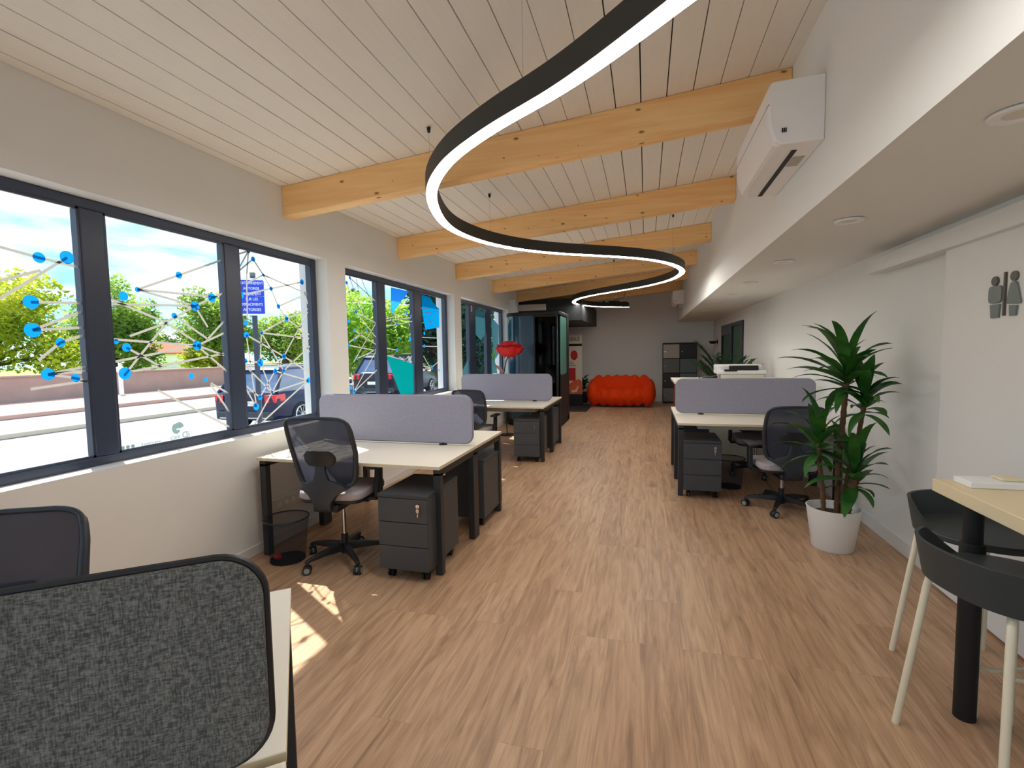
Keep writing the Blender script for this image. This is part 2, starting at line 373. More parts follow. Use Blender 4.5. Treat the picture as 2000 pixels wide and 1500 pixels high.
# ------------------------------------------------------------------ camera
cam = bpy.data.cameras.new('camera'); co = bpy.data.objects.new('camera', cam); C.objects.link(co)
cam.sensor_width = 36; cam.lens = 36*950/2000; cam.clip_start = .02; cam.clip_end = 400
_p, _y, _r = .0679109, .268559, -.0166451
fw = Vector((-math.sin(_y)*math.cos(_p), math.cos(_y)*math.cos(_p), -math.sin(_p)))
r0 = Vector((math.cos(_y), math.sin(_y), 0)); u0 = r0.cross(fw)
rr = r0*math.cos(_r)+u0*math.sin(_r); uu = u0*math.cos(_r)-r0*math.sin(_r)
co.matrix_world = Matrix(((rr.x, uu.x, -fw.x, 0), (rr.y, uu.y, -fw.y, 0), (rr.z, uu.z, -fw.z, 1.483), (0, 0, 0, 1)))
S.camera = co

# ------------------------------------------------------------------ room shell
XL, XR, YB, YF, XS, ZS = -2.8, 1.77, 14.2, -2.6, .84, 2.2
cz = lambda x: 2.82+.088*(x+2.8)
struct(MB().box(-3.1, 2.0, YF-.2, YB+.2, -.2, 0).build('floor', M['floor'], smooth=0))
wins = [(-1.91, .85), (1.13, 3.89), (4.17, 6.95), (7.23, 9.93)]; SILL, HEAD = .88, 2.345
w = MB(); w.box(-3.1, XL, YF, YB, 0, SILL).box(-3.1, XL, YF, YB, HEAD, 2.95)
ed = [YF]+[e for p in wins for e in p]+[YB]
for a, b in zip(ed[::2], ed[1::2]): w.box(-3.1, XL, a, b, SILL, HEAD)
struct(w.build('wall_left', M['wall'], smooth=0))
struct(MB().box(XR, 2.0, YF, YB, 0, 3.4).build('wall_right', M['wall'], smooth=0))
struct(MB().box(-3.1, 2.0, YB, YB+.2, 0, 3.5).build('wall_back', M['wall'], smooth=0))
wf = MB(); wf.box(-3.1, -2.4, YF-.2, YF, 0, 3.5).box(1.4, 2.0, YF-.2, YF, 0, 3.5).box(-2.4, 1.4, YF-.2, YF, 2.45, 3.5).box(-2.4, 1.4, YF-.2, YF, 0, .08)
struct(wf.build('wall_front', M['wall'], smooth=0))
struct(MB().box(XS, XR, YF, YB, ZS, 3.3).build('trim_1', M['wall'], smooth=0))
# sloping board ceiling
rnd = random.Random(3); cb = MB(); x = -2.8; x1 = -2.727
while x < XS:
    g = rnd.choice((.0025, .004, .005, .006, .0075)); a, b = x+g/2, min(x1-g/2, XS)
    za, zb = cz(a), cz(b)
    cb.hexa(((a, YF, za), (b, YF, zb), (b, YB, zb), (a, YB, za)), ((a, YF, za+.022), (b, YF, zb+.022), (b, YB, zb+.022), (a, YB, za+.022)))
    x = x1; x1 = x1+.1585
struct(cb.build('ceiling', M['board'], smooth=0))
a, b = -3.25, 2.1; za, zb = cz(a)+.024, cz(b)+.024
struct(MB().hexa(((a, YF-.6, za), (b, YF-.6, zb), (b, YB+.3, zb), (a, YB+.3, za)), ((a, YF-.6, za+.25), (b, YF-.6, zb+.25), (b, YB+.3, zb+.25), (a, YB+.3, za+.25))).build('roof', M['dark_gap'], smooth=0))
# unseen glazed front behind the camera, added to let in fill daylight
wn = MB()
for q in (-2.4, -1.15, .1, 1.35): wn.box(q, q+.05, YF-.12, YF-.06, .08, 2.45)
wn.box(-2.4, 1.4, YF-.12, YF-.06, .08, .14).box(-2.4, 1.4, YF-.12, YF-.06, 2.39, 2.45)
w4 = struct(wn.build('window_4', M['anthracite'], smooth=0))
MB().box(-2.38, 1.38, YF-.095, YF-.089, .1, 2.43).build('glass_pane', M['glass'], w4, smooth=0)
# baseboards
struct(MB().box(XL, XL+.014, YF, YB, 0, .075).build('baseboard_left', M['skirting'], bevel=.003))
struct(MB().box(XR-.016, XR, 3.55, 9.9, 0, .105).build('baseboard_right', M['skirting'], bevel=.003))
struct(MB().box(-2.8, 1.77, YB-.016, YB, 0, .1).build('baseboard_back', M['skirting'], bevel=.003))
# dark block over the phone booth, with its boxed-out end
struct(MB().box(-2.798, -1.36, 10.84, YB-.001, 2.14, 2.62).build('trim_2', M['darkwall'], smooth=0))
struct(MB().box(-2.798, -2.2, 10.9, 11.0, 0, 2.14).build('wall_partition', M['darkwall'], smooth=0))
struct(MB().box(-2.798, -2.66, 10.02, 10.2, 0, 2.56).build('trim_3', M['wall'], smooth=0))
vp = thing('ventilation_panel', 'pale rectangular ventilation panel high on the black wall above the phone booth', 'vent', (-2.5, 10.8, 2.4))
MB().box(-.32, .34, -.02, .04, -.02, .12).build('grille', M['offwhite'], vp, bevel=.004)
g = MB()
for k in range(5): g.box(-.3, .32, -.027, -.02, -.008+k*.022, .002+k*.022)
g.build('slats', M['offwhite'], vp, smooth=0)

# ------------------------------------------------------------------ windows with vinyl decoration
def decal(D, L, y0, y1, lw, par, tagname):
    b = MB(); X = -2.9445
    for y, z, r in D:
        b.prism([(y+r*math.cos(2*PI*k/24), z+r*math.sin(2*PI*k/24)) for k in range(24)], lambda u, v, k: (X+.0006*k, u, v))
    o = b.build('vinyl_dots', M['blue_vinyl'], par, smooth=0, fix=False); lab(o, 'round blue vinyl dots')
    b = MB()
    for ya, za, yb, zb in L:
        if ya > yb: ya, za, yb, zb = yb, zb, ya, za
        if ya < y0: za += (zb-za)*(y0-ya)/max(yb-ya, 1e-6); ya = y0
        if yb > y1: zb = za+(zb-za)*(y1-ya)/max(yb-ya, 1e-6); yb = y1
        d = Vector((yb-ya, zb-za)); 
        if d.length < .01: continue
        n = Vector((-d.y, d.x)).normalized()*lw/2
        b.prism([(ya-n.x, za-n.y), (yb-n.x, zb-n.y), (yb+n.x, zb+n.y), (ya+n.x, za+n.y)], lambda u, v, k: (X-.0012+.0006*k, u, v))
    o = b.build('vinyl_lines', M['grey_vinyl'], par, smooth=0, fix=False); lab(o, 'pale grey vinyl lines')
def shape(name, P, mat, par, label=None, X=-2.9468):
    o = MB().prism(P, lambda u, v, k: (X+.0006*k, u, v)).build(name, mat, par, smooth=0, fix=False)
    if label: lab(o, label)
    return o
def window(n, y0, y1, mull, sash=False):
    b = MB(); A, B = -2.99, -2.92
    b.box(A, B, y0, y0+.06, SILL, HEAD).box(A, B, y1-.06, y1, SILL, HEAD).box(A, B, y0+.06, y1-.06, SILL, SILL+.055).box(A, B, y0+.06, y1-.06, HEAD-.055, HEAD)
    for a, c in mull: b.box(A, B, a, c, SILL+.055, HEAD-.055)
    w = struct(b.build('window_%d' % n, M['anthracite'], bevel=.006))
    e = [y0+.06]+[q for m_ in mull for q in m_]+[y1-.06]; panes = list(zip(e[::2], e[1::2]))
    # thin bead round every pane
    b = MB()
    for a, c in panes:
        b.box(-2.935, -2.925, a, a+.012, SILL+.055, HEAD-.055).box(-2.935, -2.925, c-.012, c, SILL+.055, HEAD-.055).box(-2.935, -2.925, a, c, SILL+.055, SILL+.067).box(-2.935, -2.925, a, c, HEAD-.067, HEAD-.055)
    b.build('glazing_bead', M['anthracite'], w, smooth=0)
    for a, c in panes: MB().box(-2.953, -2.947, a, c, SILL+.055, HEAD-.055).build('glass_pane', M['glass'], w, smooth=0)
    return w, panes
P1_D=[(1.77,1.991,0.027),(1.895,2.014,0.034),(1.721,1.765,0.034),(1.718,1.626,0.036),(1.834,1.566,0.023),(1.768,1.403,0.031),(1.892,1.377,0.022)]
P1_L=[(1.617,2.014,1.77,1.991),(1.77,1.991,1.952,1.972),(1.895,2.014,1.6,1.768),(1.606,1.855,1.773,1.928),(1.721,1.765,1.948,1.78),(1.718,1.626,1.95,1.736),(1.718,1.626,1.949,1.648),(1.834,1.566,1.951,1.609),(1.834,1.566,1.733,1.475),(1.768,1.403,1.945,1.436),(1.768,1.403,1.948,1.414),(1.892,1.377,1.944,1.352),(1.69,1.333,1.944,1.358),(1.768,1.403,1.892,1.377)]
P2_D=[(2.534,2.013,0.023),(2.171,1.84,0.027),(2.256,1.888,0.016),(2.778,1.892,0.031),(2.639,1.822,0.032),(2.483,1.748,0.019),(2.168,1.541,0.026),(2.112,1.574,0.015),(2.638,1.555,0.033),(2.149,1.389,0.036),(2.579,1.35,0.02),(2.688,1.318,0.014)]
P2_L=[(2.256,1.888,2.534,2.013),(2.534,2.013,2.874,2.168),(2.256,1.888,2.83,1.901),(2.256,1.888,2.639,1.822),(2.369,1.806,2.639,1.822),(2.067,1.787,2.369,1.806),(2.639,1.822,2.87,1.931),(2.639,1.822,2.429,1.703),(2.429,1.698,2.193,1.608),(2.429,1.698,2.256,1.504),(2.256,1.504,2.144,1.376),(2.101,1.815,2.429,1.698),(2.429,1.698,2.632,1.579),(2.483,1.748,2.725,1.601),(2.639,1.822,2.731,1.683),(2.069,1.589,2.63,1.555),(2.076,1.455,2.63,1.555),(2.168,1.541,2.39,1.409),(2.196,1.399,2.853,1.498),(2.638,1.555,2.863,1.646),(2.638,1.555,2.87,1.369),(2.638,1.555,2.853,1.487),(2.342,1.273,2.868,0.959),(2.728,1.293,2.872,1.208),(2.727,1.283,2.87,1.073),(2.725,1.601,2.869,1.731)]
P3_D=[(3.132,2.283,0.018),(3.174,2.229,0.02),(3.272,2.121,0.012),(3.349,2.022,0.018),(3.421,1.884,0.02),(3.726,2.124,0.024),(3.04,1.938,0.025),(3.512,1.788,0.022),(3.069,1.73,0.02),(3.068,1.639,0.024),(3.221,1.66,0.015),(3.04,1.44,0.023),(3.194,1.424,0.031),(3.459,1.469,0.022),(3.348,1.35,0.022),(3.448,1.348,0.017),(3.303,1.177,0.01),(3.173,1.149,0.022),(3.128,1.08,0.029),(3.753,1.247,0.026)]
P3_L=[(3.132,2.283,3.008,2.231),(3.132,2.283,3.005,2.097),(3.174,2.229,3.005,2.097),(3.132,2.283,3.102,2.087),(3.102,2.087,3.087,1.765),(3.174,2.229,3.272,2.121),(3.272,2.121,3.349,2.022),(3.272,2.121,3.789,2.028),(3.272,2.121,3.105,2.038),(3.349,2.022,3.726,2.124),(3.349,2.022,3.1,1.954),(3.421,1.884,3.349,2.022),(3.421,1.884,3.789,2.028),(3.512,1.788,3.421,1.884),(3.512,1.788,3.788,1.892),(3.512,1.788,3.221,1.66),(3.512,1.788,3.79,1.661),(3.221,1.66,3.788,1.626),(3.221,1.66,3.194,1.424),(3.221,1.66,3.448,1.348),(3.068,1.639,3.459,1.469),(3.068,1.639,3.131,1.08),(3.04,1.44,3.194,1.424),(3.459,1.469,3.647,1.697),(3.647,1.697,3.786,1.865),(3.459,1.469,3.776,1.314),(3.348,1.35,3.173,1.149),(3.348,1.35,3.459,1.469),(3.348,1.35,3.753,1.247),(3.448,1.348,3.792,1.555),(3.448,1.348,3.303,1.177),(3.303,1.177,3.753,1.247),(3.303,1.177,3.194,1.424),(3.303,1.177,3.049,1.398),(3.173,1.149,3.01,1.272),(3.128,1.08,3.01,1.272),(3.128,1.08,3.007,1.144),(3.303,1.177,3.087,0.922),(3.753,1.247,3.168,0.941),(3.647,1.697,3.788,1.502),(3.726,2.124,3.791,1.935)]
Q1_D=[(4.403,2.206,0.018),(4.461,2.265,0.016),(4.55,1.92,0.019),(4.416,1.815,0.018),(4.508,1.723,0.017),(4.733,1.738,0.012),(4.51,1.63,0.014),(4.399,1.569,0.014),(4.542,1.429,0.014),(4.409,1.129,0.018),(4.459,1.083,0.023)]
Q1_L=[(4.461,2.265,4.955,2.064),(4.461,2.265,4.691,1.887),(4.582,2.271,4.663,1.98),(4.682,2.275,4.895,1.999),(4.403,2.206,4.55,1.92),(4.402,1.959,4.55,1.92),(4.55,1.92,4.939,1.823),(4.399,1.569,4.899,1.513),(4.542,1.429,4.919,1.522),(4.475,1.394,4.939,1.823),(4.459,1.083,4.917,1.502),(4.459,1.083,4.922,1.291),(4.508,1.723,4.923,1.583),(4.55,1.92,4.928,1.663),(4.51,1.63,4.733,1.738),(4.401,1.596,4.733,1.738),(4.459,1.083,4.419,1.285)]
Q2_D=[(5.69,1.98,0.02),(5.804,1.959,0.016),(5.426,1.832,0.024),(5.487,1.662,0.011),(5.759,1.659,0.029),(5.405,1.516,0.022),(5.131,1.475,0.012)]
Q2_L=[(5.121,2.079,5.502,1.895),(5.107,1.873,5.69,1.98),(5.106,1.852,5.802,1.936),(5.426,1.832,5.112,1.791),(5.426,1.832,5.121,1.935),(5.426,1.832,5.837,1.892),(5.405,1.516,5.115,1.543),(5.191,1.448,5.802,1.358),(5.449,1.434,5.703,1.361),(5.559,1.365,5.708,1.441),(5.703,1.361,5.795,1.44)]
Q3_D=[(6.181,1.961,0.012),(6.186,1.746,0.024),(6.174,1.569,0.024),(6.401,1.266,0.032),(6.646,1.218,0.02)]
Q3_L=[(6.071,2.083,6.396,2.097),(6.205,2.027,6.671,2.086),(6.16,1.982,6.42,2.013),(6.671,2.086,6.262,1.828),(6.27,1.952,6.656,1.845),(6.059,1.688,6.693,1.69),(6.051,1.568,6.734,1.565),(6.138,1.435,6.342,1.269),(6.06,1.303,6.4,1.254),(6.4,1.254,6.043,1.25),(6.401,1.266,6.688,1.361)]
TRI= [(5.308, 2.267), (5.763, 2.272), (5.564, 2.131), (5.376, 1.995), (5.319, 1.949), (5.289, 1.989)]
TEAL= [(5.14, 1.454), (5.826, 1.334), (5.817, 0.902), (5.473, 0.935), (5.282, 1.233)]
CY= [(6.137, 2.262), (6.407, 2.266), (6.464, 2.221), (6.582, 2.162), (6.712, 2.121), (6.704, 1.847), (6.232, 1.797), (6.171, 1.934), (6.139, 2.077)]
W3a= [(8.238, 2.243), (8.9, 2.217), (8.875, 1.836), (8.595, 1.686), (8.211, 1.816)]
W3b= [(9.249, 2.161), (9.729, 2.022), (9.692, 1.439), (9.469, 1.316), (9.345, 1.544), (9.259, 1.798)]
W3c= [(7.59, 1.16), (7.894, 1.349), (7.875, 1.059), (7.584, 1.075)]
W3d= [(9.094, 1.284), (9.365, 1.318), (9.531, 1.178), (9.622, 0.91), (9.072, 0.943)]
CHAM= [(2.454, 1.051), (2.47, 1.056), (2.487, 1.048), (2.499, 1.034), (2.501, 1.023), (2.484, 1.016), (2.476, 1.013), (2.456, 1.016), (2.445, 1.01), (2.451, 1.003), (2.466, 1.008), (2.471, 1.001), (2.469, 0.99), (2.454, 0.981), (2.439, 0.982), (2.423, 0.995), (2.417, 1.014), (2.421, 1.034), (2.432, 1.046), (2.445, 1.048)]

W1, p1 = window(1, 1.13, 3.89, [(1.95, 2.075), (2.88, 3.01)])
W2, p2 = window(2, 4.17, 6.95, [(4.95, 5.115), (5.852, 6.06)])
W3, p3 = window(3, 7.23, 9.93, [(7.92, 8.236), (8.872, 9.126)])
W0, p0 = window(5, -1.91, .85, [(-1.09, -.97), (-.09, .03)])  # unseen window continuing the row, added for more light indoors
decal(P1_D, P1_L, p1[0][0]+.01, p1[0][1]-.005, .014, W1, ''); decal(P2_D, P2_L, p1[1][0]+.005, p1[1][1]-.005, .014, W1, ''); decal(P3_D, P3_L, p1[2][0]+.005, p1[2][1]-.005, .013, W1, '')
decal(Q1_D, Q1_L, p2[0][0]+.005, p2[0][1]-.005, .011, W2, ''); decal(Q2_D, Q2_L, p2[1][0]+.005, p2[1][1]-.005, .011, W2, ''); decal(Q3_D, Q3_L, p2[2][0]+.005, p2[2][1]-.005, .011, W2, '')
shape('vinyl_triangle', TRI, M['film_blue'], W2, 'bright blue film triangle'); shape('vinyl_panel', TEAL, M['film_teal'], W2, 'teal film shape'); shape('vinyl_panel', CY, M['film_cyan'], W2, 'cyan film shape')
for P in (W3a, W3b, W3c, W3d): shape('vinyl_panel', P, M['film_dusk'], W3, 'muted teal film shape')
# logo and lettering, seen from behind through the glass
shape('logo_emblem', CHAM, M['logo_grey'], W1, 'grey curled animal emblem', -2.9445)
TF = lambda y, z: frame((-2.9440, y, z), (0, -1, 0), (0, 0, 1))   # reads from the street, so mirrored indoors
text('lettering', 'iD', M['logo_grey'], W1, .058, TF(2.513, .964), .0004)
text('lettering', 'SPACE', M['logo_grey'], W1, .03, TF(2.437, .957), .0004, sx=.85)
text('lettering', 'www.id-space.fr', M['logo_grey'], W1, .024, TF(2.275, .955), .0004, sx=.8)
b = MB()
for y in (2.078, 2.107, 2.136, 2.165):
    if y > 2.08: b.prism([(y+.011*math.cos(2*PI*k/16), .955+.011*math.sin(2*PI*k/16)) for k in range(16)], lambda u, v, k: (-2.9445+.0006*k, u, v))
b.build('round_icons', M['logo_grey'], W1, smooth=0, fix=False)
# handle and hinge on the opening sash of the far window
b = MB(); b.cyl((-2.92, 8.19, 1.36), (-2.87, 8.19, 1.36), .012).box(-2.885, -2.865, 8.175, 8.2, 1.22, 1.375)
b.build('window_handle', M['black'], W3, bevel=.003)
MB().box(-2.92, -2.905, 8.0, 8.03, 2.17, 2.28).build('hinge', M['offwhite'], W3, bevel=.002)
# sill boards
for k, (a, c) in enumerate(wins): struct(MB().box(-2.92, -2.8, a, c, SILL, SILL+.006).build('trim_%d' % (4+k), M['skirting'], smooth=0))

# ------------------------------------------------------------------ beams
ordn = ['nearest the camera', 'second from the camera', 'third from the camera', 'fourth from the camera, ending over the far window', 'fifth from the camera, just in front of the black wall', 'farthest of all, above the sofa']
for k, yb in enumerate((3.35, 5.22, 7.04, 8.89, 10.72, 12.55)):
    b = MB(); A, B = XL+.001, XS-.001
    q = lambda y: ((A, y, cz(A)-.235), (B, y, cz(B)-.235), (B, y, cz(B)-.002), (A, y, cz(A)-.002))
    b.hexa([tuple(Vector(p)-Vector((0, yb, 2.7))) for p in q(yb)], [tuple(Vector(p)-Vector((0, yb, 2.7))) for p in q(yb+.115)])
    o = b.build('ceiling_beam', M['pine'], smooth=0, bevel=.004, loc=(0, yb, 2.7))
    tag(o, 'knotty pine ceiling beam, '+ordn[k], 'beam', 'pine beams under the ceiling')

# ------------------------------------------------------------------ serpentine pendant light
way = [(.75, .75), (.45, 1.2), (.1, 1.56), (-.29, 1.91), (-.68, 2.18), (-1.02, 2.48), (-1.29, 2.87), (-1.46, 3.33), (-1.535, 3.75), (-1.5, 4.12), (-1.38, 4.48), (-1.17, 4.81), (-.9, 5.08), (-.56, 5.32), (-.21, 5.57), (.09, 5.87), (.31, 6.25), (.445, 6.7), (.455, 7.12), (.33, 7.66), (.0, 8.22), (-.48, 8.72), (-.95, 9.2), (-1.28, 9.7), (-1.46, 10.3), (-1.45, 10.85), (-1.2, 11.5), (-.82, 11.88), (-.4, 12.12)]
def cat(P, n=8):
    out = []; P = [Vector((p[0], p[1], 0)) for p in P]
    for i in range(len(P)-1):
        a, b, c, d = P[max(i-1, 0)], P[i], P[i+1], P[min(i+2, len(P)-1)]
        for k in range(n):
            t = k/n; out.append(.5*((2*b)+(c-a)*t+(2*a-5*b+4*c-d)*t*t+(3*b-a-3*c+d)*t**3))
    return out+[P[-1]]
path = cat(way)
for _ in range(3): path = [path[0]]+[(path[i-1]+path[i]*2+path[i+1])/4 for i in range(1, len(path)-1)]+[path[-1]]
lamp = thing('serpentine_pendant_light', 'long black S-curved pendant light with a glowing white strip underneath, winding below the beams', 'lamp', (0, 6, 2.54))
def ribbon(w, z0, z1):
    R = []
    for i, p in enumerate(path):
        d = (path[min(i+1, len(path)-1)]-path[max(i-1, 0)]).normalized(); n = Vector((-d.y, d.x, 0))*w/2
        q = p-Vector((0, 6, 2.54))
        R.append([q-n+Vector((0, 0, z0)), q+n+Vector((0, 0, z0)), q+n+Vector((0, 0, z1)), q-n+Vector((0, 0, z1))])
    return MB().rings(R)
ribbon(.074, 2.488, 2.592).build('housing', M['housing'], lamp, smooth=40)
ribbon(.066, 2.4845, 2.4885).build('light_strip', M['led'], lamp, smooth=40)
for k, (ax, ay) in enumerate(((-.49, 2.03), (-1.365, 3.02), (-1.40, 4.41), (.317, 6.30), (-.53, 8.66), (-1.38, 11.1))):
    z = cz(ax)
    b = MB().cyl((ax, ay-6, z-2.54-.005), (ax, ay-6, z-2.54-.035), .013, .009).build('ceiling_anchor', M['black'], lamp)
    MB().cyl((ax, ay-6, z-2.54-.03), (ax, ay-6, 2.59-2.54), .0012, n=6).build('suspension_wire', M['chrome'], lamp)
b = MB().box(-.98, -.93, 11.72-6, 11.8-6, .05, .075).build('driver', M['black'], lamp)
MB().box(-.85, -.6, 11.84-6, 11.96-6, .05, .085).build('driver', M['black'], lamp, bevel=.004)
MB().box(-.62, -.42, 12.02-6, 12.1-6, .05, .075).build('driver', M['black'], lamp, bevel=.004)
MB().tube([(-.75, 5.9, .08), (-.62, 5.92, .13), (-.5, 5.95, .16), (-.47, 5.95, .26), (-.48, 5.9, .4), (-.48, 5.9, .47)], .006).build('power_cable', M['bark'], lamp)
# recessed downlights in the soffit: not lit
dn = ['nearest the camera, cut by the photo edge', 'second from the camera', 'third from the camera', 'fourth from the camera', 'fifth from the camera', 'sixth from the camera', 'seventh from the camera', 'farthest from the camera']
first = None
for k, y in enumerate((1.93, 3.25, 4.62, 6.0, 7.25, 8.64, 10.08, 11.45)):
    l = 'round white downlight in the low soffit, '+dn[k]
    if first is None:
        t = thing('downlight', l, 'downlight', (1.12, y, ZS), 0, 'downlights in the soffit')
        MB().lathe([(.05, -.003), (.075, -.003), (.078, -.007), (.072, -.013), (.052, -.013), (.05, -.009)], 32).build('trim_ring', M['white_plastic'], t)
        MB().lathe([(.0005, -.005), (.05, -.005), (.05, -.008), (.03, -.0105), (.0005, -.011)], 32).build('diffuser', M['offwhite'], t)
        first = t; KIDS[t] = list(t.children)
        bpy.context.view_layer.update(); KIDS[t] = list(t.children)
    else: dup(first, (1.12, y, ZS), 0, l)

# ------------------------------------------------------------------ right wall: sliding door, rail, signs
d1 = struct(MB().box(1.7, 1.745, 1.6, 3.478, .012, 2.04).build('door_1', M['wall'], bevel=.004))
rl = tag(MB().box(1.66, 1.77, .8, 4.42, 2.028, 2.134).build('door_rail', M['skirting'], bevel=.004), 'long white box rail of the sliding door under the soffit', 'rail')
def plate(name, P, label, cat, mat, grp=None):
    o = MB().prism(P, lambda u, v, k: (1.7-.010*k-.0005, u, v)).build(name, mat, smooth=30, fix=True); return o
def circ(y, z, r, n=24): return [(y+r*math.cos(2*PI*k/n), z+r*math.sin(2*PI*k/n)) for k in range(n)]
man = thing('restroom_sign', 'grey cut-out pictogram of a man on the white sliding door', 'sign', (1.7, 3.02, 1.6))
wom = thing('restroom_sign', 'grey cut-out pictogram of a woman on the white sliding door', 'sign', (1.7, 2.89, 1.6))
def pl(par, P, name, mat):
    o = par.location
    return MB().prism(P, lambda u, v, k: (-.010*k-.0005, u-o.y, v-o.z)).build(name, mat, par, smooth=30, bevel=.001)
pl(man, circ(3.029, 1.792, .0235), 'head', M['sign_dark'])
pl(man, rrect(2.976, 3.07, 1.682, 1.768, .022), 'torso', M['sign_plate'])
pl(man, [(3.055, 1.675), (2.985, 1.675), (2.992, 1.608), (3.046, 1.608)], 'legs', M['sign_plate'])
pl(wom, circ(2.896, 1.800, .0235), 'head', M['sign_dark'])
pl(wom, [(2.918, 1.765), (2.905, 1.774), (2.886, 1.774), (2.874, 1.765), (2.846, 1.675), (2.852, 1.666), (2.932, 1.672), (2.938, 1.682)], 'dress', M['sign_plate'])
pl(wom, [(2.919, 1.664), (2.868, 1.66), (2.874, 1.612), (2.914, 1.612)], 'legs', M['sign_plate'])
tag(MB().prism(rrect(2.952, 2.963, 1.615, 1.828, .004), lambda u, v, k: (1.6995-.010*k, u, v)).build('sign_divider', M['sign_dark'], smooth=30), 'slim grey upright bar between the man and woman pictograms', 'sign')
# glazed door unit far down the right wall
b = MB(); A = 1.735
b.box(A, XR, 9.95, 12.55, 1.92, 1.99).box(A, XR, 9.95, 10.0, 0, 1.92).box(A, XR, 12.45, 12.55, 0, 1.92).box(A, XR, 11.1, 11.3, 0, 1.92).box(A, XR, 11.3, 12.45, 1.76, 1.92)
d2 = struct(b.build('door_2', M['anthracite'], smooth=0))
MB().box(1.752, 1.762, 10.0, 11.1, .05, 1.92).build('glass_pane', M['glass_door'], d2, smooth=0)
MB().box(1.752, 1.762, 11.3, 12.45, .05, 1.76).build('glass_pane', M['glass_door'], d2, smooth=0)
# sockets in a trunking along the left wall
tr = thing('socket_trunking', 'white cable trunking with round power sockets low on the wall under the window', 'socket', (-2.8, 3.75, .31))
MB().box(.0, .03, -.75, .75, -.05, .05).build('trunking', M['offwhite'], tr, bevel=.004)
for k in range(9):
    y = -.62+k*.075 if k < 4 else -.17+(k-4)*.2
    MB().cyl((.03, y, 0), (.034, y, 0), .02, n=20).build('socket', M['white_plastic'], tr)
# ------------------------------------------------------------------ desks
DL = 1.44
def make_desk(label):
    t = thing('double_desk', label, 'desk')
    for s in (-1, 1):
        y0, y1 = sorted((s*.012, s*.712))
        o = MB().box(-DL, 0, y0, y1, .717, .74).build('desktop', M['white_melamine'], t, bevel=.002)
        MB().box(-DL-.0006, .0006, y0-.0006, y1+.0006, .7185, .7385).build('edge_band', M['cream_edge'], o, smooth=0)
    for x in (-DL+.03, -.03):
        for y in (-.665, .665): MB().box(x-.025, x+.025, y-.025, y+.025, .004, .69).build('leg', M['steel_black'], t, bevel=.003)
        MB().box(x-.025, x+.025, -.055, .055, .004, .69).build('leg', M['steel_black'], t, bevel=.003)
        MB().box(x-.025, x+.025, -.69, .69, .67, .716).build('end_rail', M['steel_black'], t, bevel=.003)
    b = MB()
    for y in (-.34, .34): b.box(-DL+.05, -.05, y-.02, y+.02, .68, .716)
    b.build('cross_beam', M['steel_black'], t, smooth=0)
    c = MB(); c.box(-1.2, -.24, -.17, -.155, .6, .69).box(-1.2, -.24, .155, .17, .6, .69).box(-1.2, -.24, -.17, .17, .6, .612)
    c.build('cable_tray', M['white_melamine'], t, smooth=0)
    bpy.context.view_layer.update(); KIDS[t] = list(t.children)
    for c_ in t.children: KIDS[c_] = list(c_.children)
    return t
def make_divider(label, mat, z1=1.137, trim=False):
    t = thing('desk_divider', label, 'divider'); x0, x1 = -1.415, -.022
    P = rrect(x0, x1, .757, z1, .075)
    MB().prism(P, lambda u, v, k: (u, -.014+.028*k, v)).build('panel', mat, t, smooth=40, bevel=.004)
    n = len(P); cx, cz_ = (x0+x1)/2, (.757+z1)/2
    R = [[(u+(.006 if 0 else 0), yy, v) for yy in (0,)] for u, v in P]
    pts = [(cx+(u-cx)*1.003, 0, cz_+(v-cz_)*1.01) for u, v in P]
    MB().tube(pts, .0075 if trim else .005, 8, closed=True).build('edge_trim', M['plastic'] if trim else M['felt'], t)
    for x in (-1.15, -.28):
        MB().lathe([(.033, .741), (.033, .747), (.012, .752), (.012, .785), (.018, .788)], 20, (x, 0, 0)).build('clamp_foot', M['plastic'], t)
    bpy.context.view_layer.update(); KIDS[t] = list(t.children)
    return t
desk = make_desk('white double desk with black legs under the large window, behind the wire bin')
desk.location = (-1.29, 3.585, 0)
dup(desk, (-1.29, 6.945, 0), 0, 'white double desk on the left by the middle window, in front of the phone booth', 'white double desks')
dup(desk, (1.752, 5.775, 0), 0, 'white double desk against the right wall behind the big potted plant', 'white double desks')
fg_rz = math.atan2(.63, .776)
dup(desk, (-.643, .71, 0), fg_rz, 'white double desk standing at an angle in the lower left corner', 'white double desks')
desk['group'] = 'white double desks'
dv = make_divider('lilac grey felt divider with rounded corners on the desk under the large window', M['felt']); dv.location = (-1.29, 3.585, 0); dv['group'] = 'desk dividers'
dup(dv, (-1.29, 6.945, 0), 0, 'lilac grey felt divider on the far left desk, below the red paper flower')
dup(dv, (1.748, 5.775, 0), 0, 'lilac grey felt divider on the right desk, in front of the printer')
df = make_divider('large charcoal melange divider with black piping in the lower left foreground', M['weave'], 1.132, True)
df.location = (-.643, .71, 0); df.rotation_euler.z = fg_rz; df['group'] = 'desk dividers'

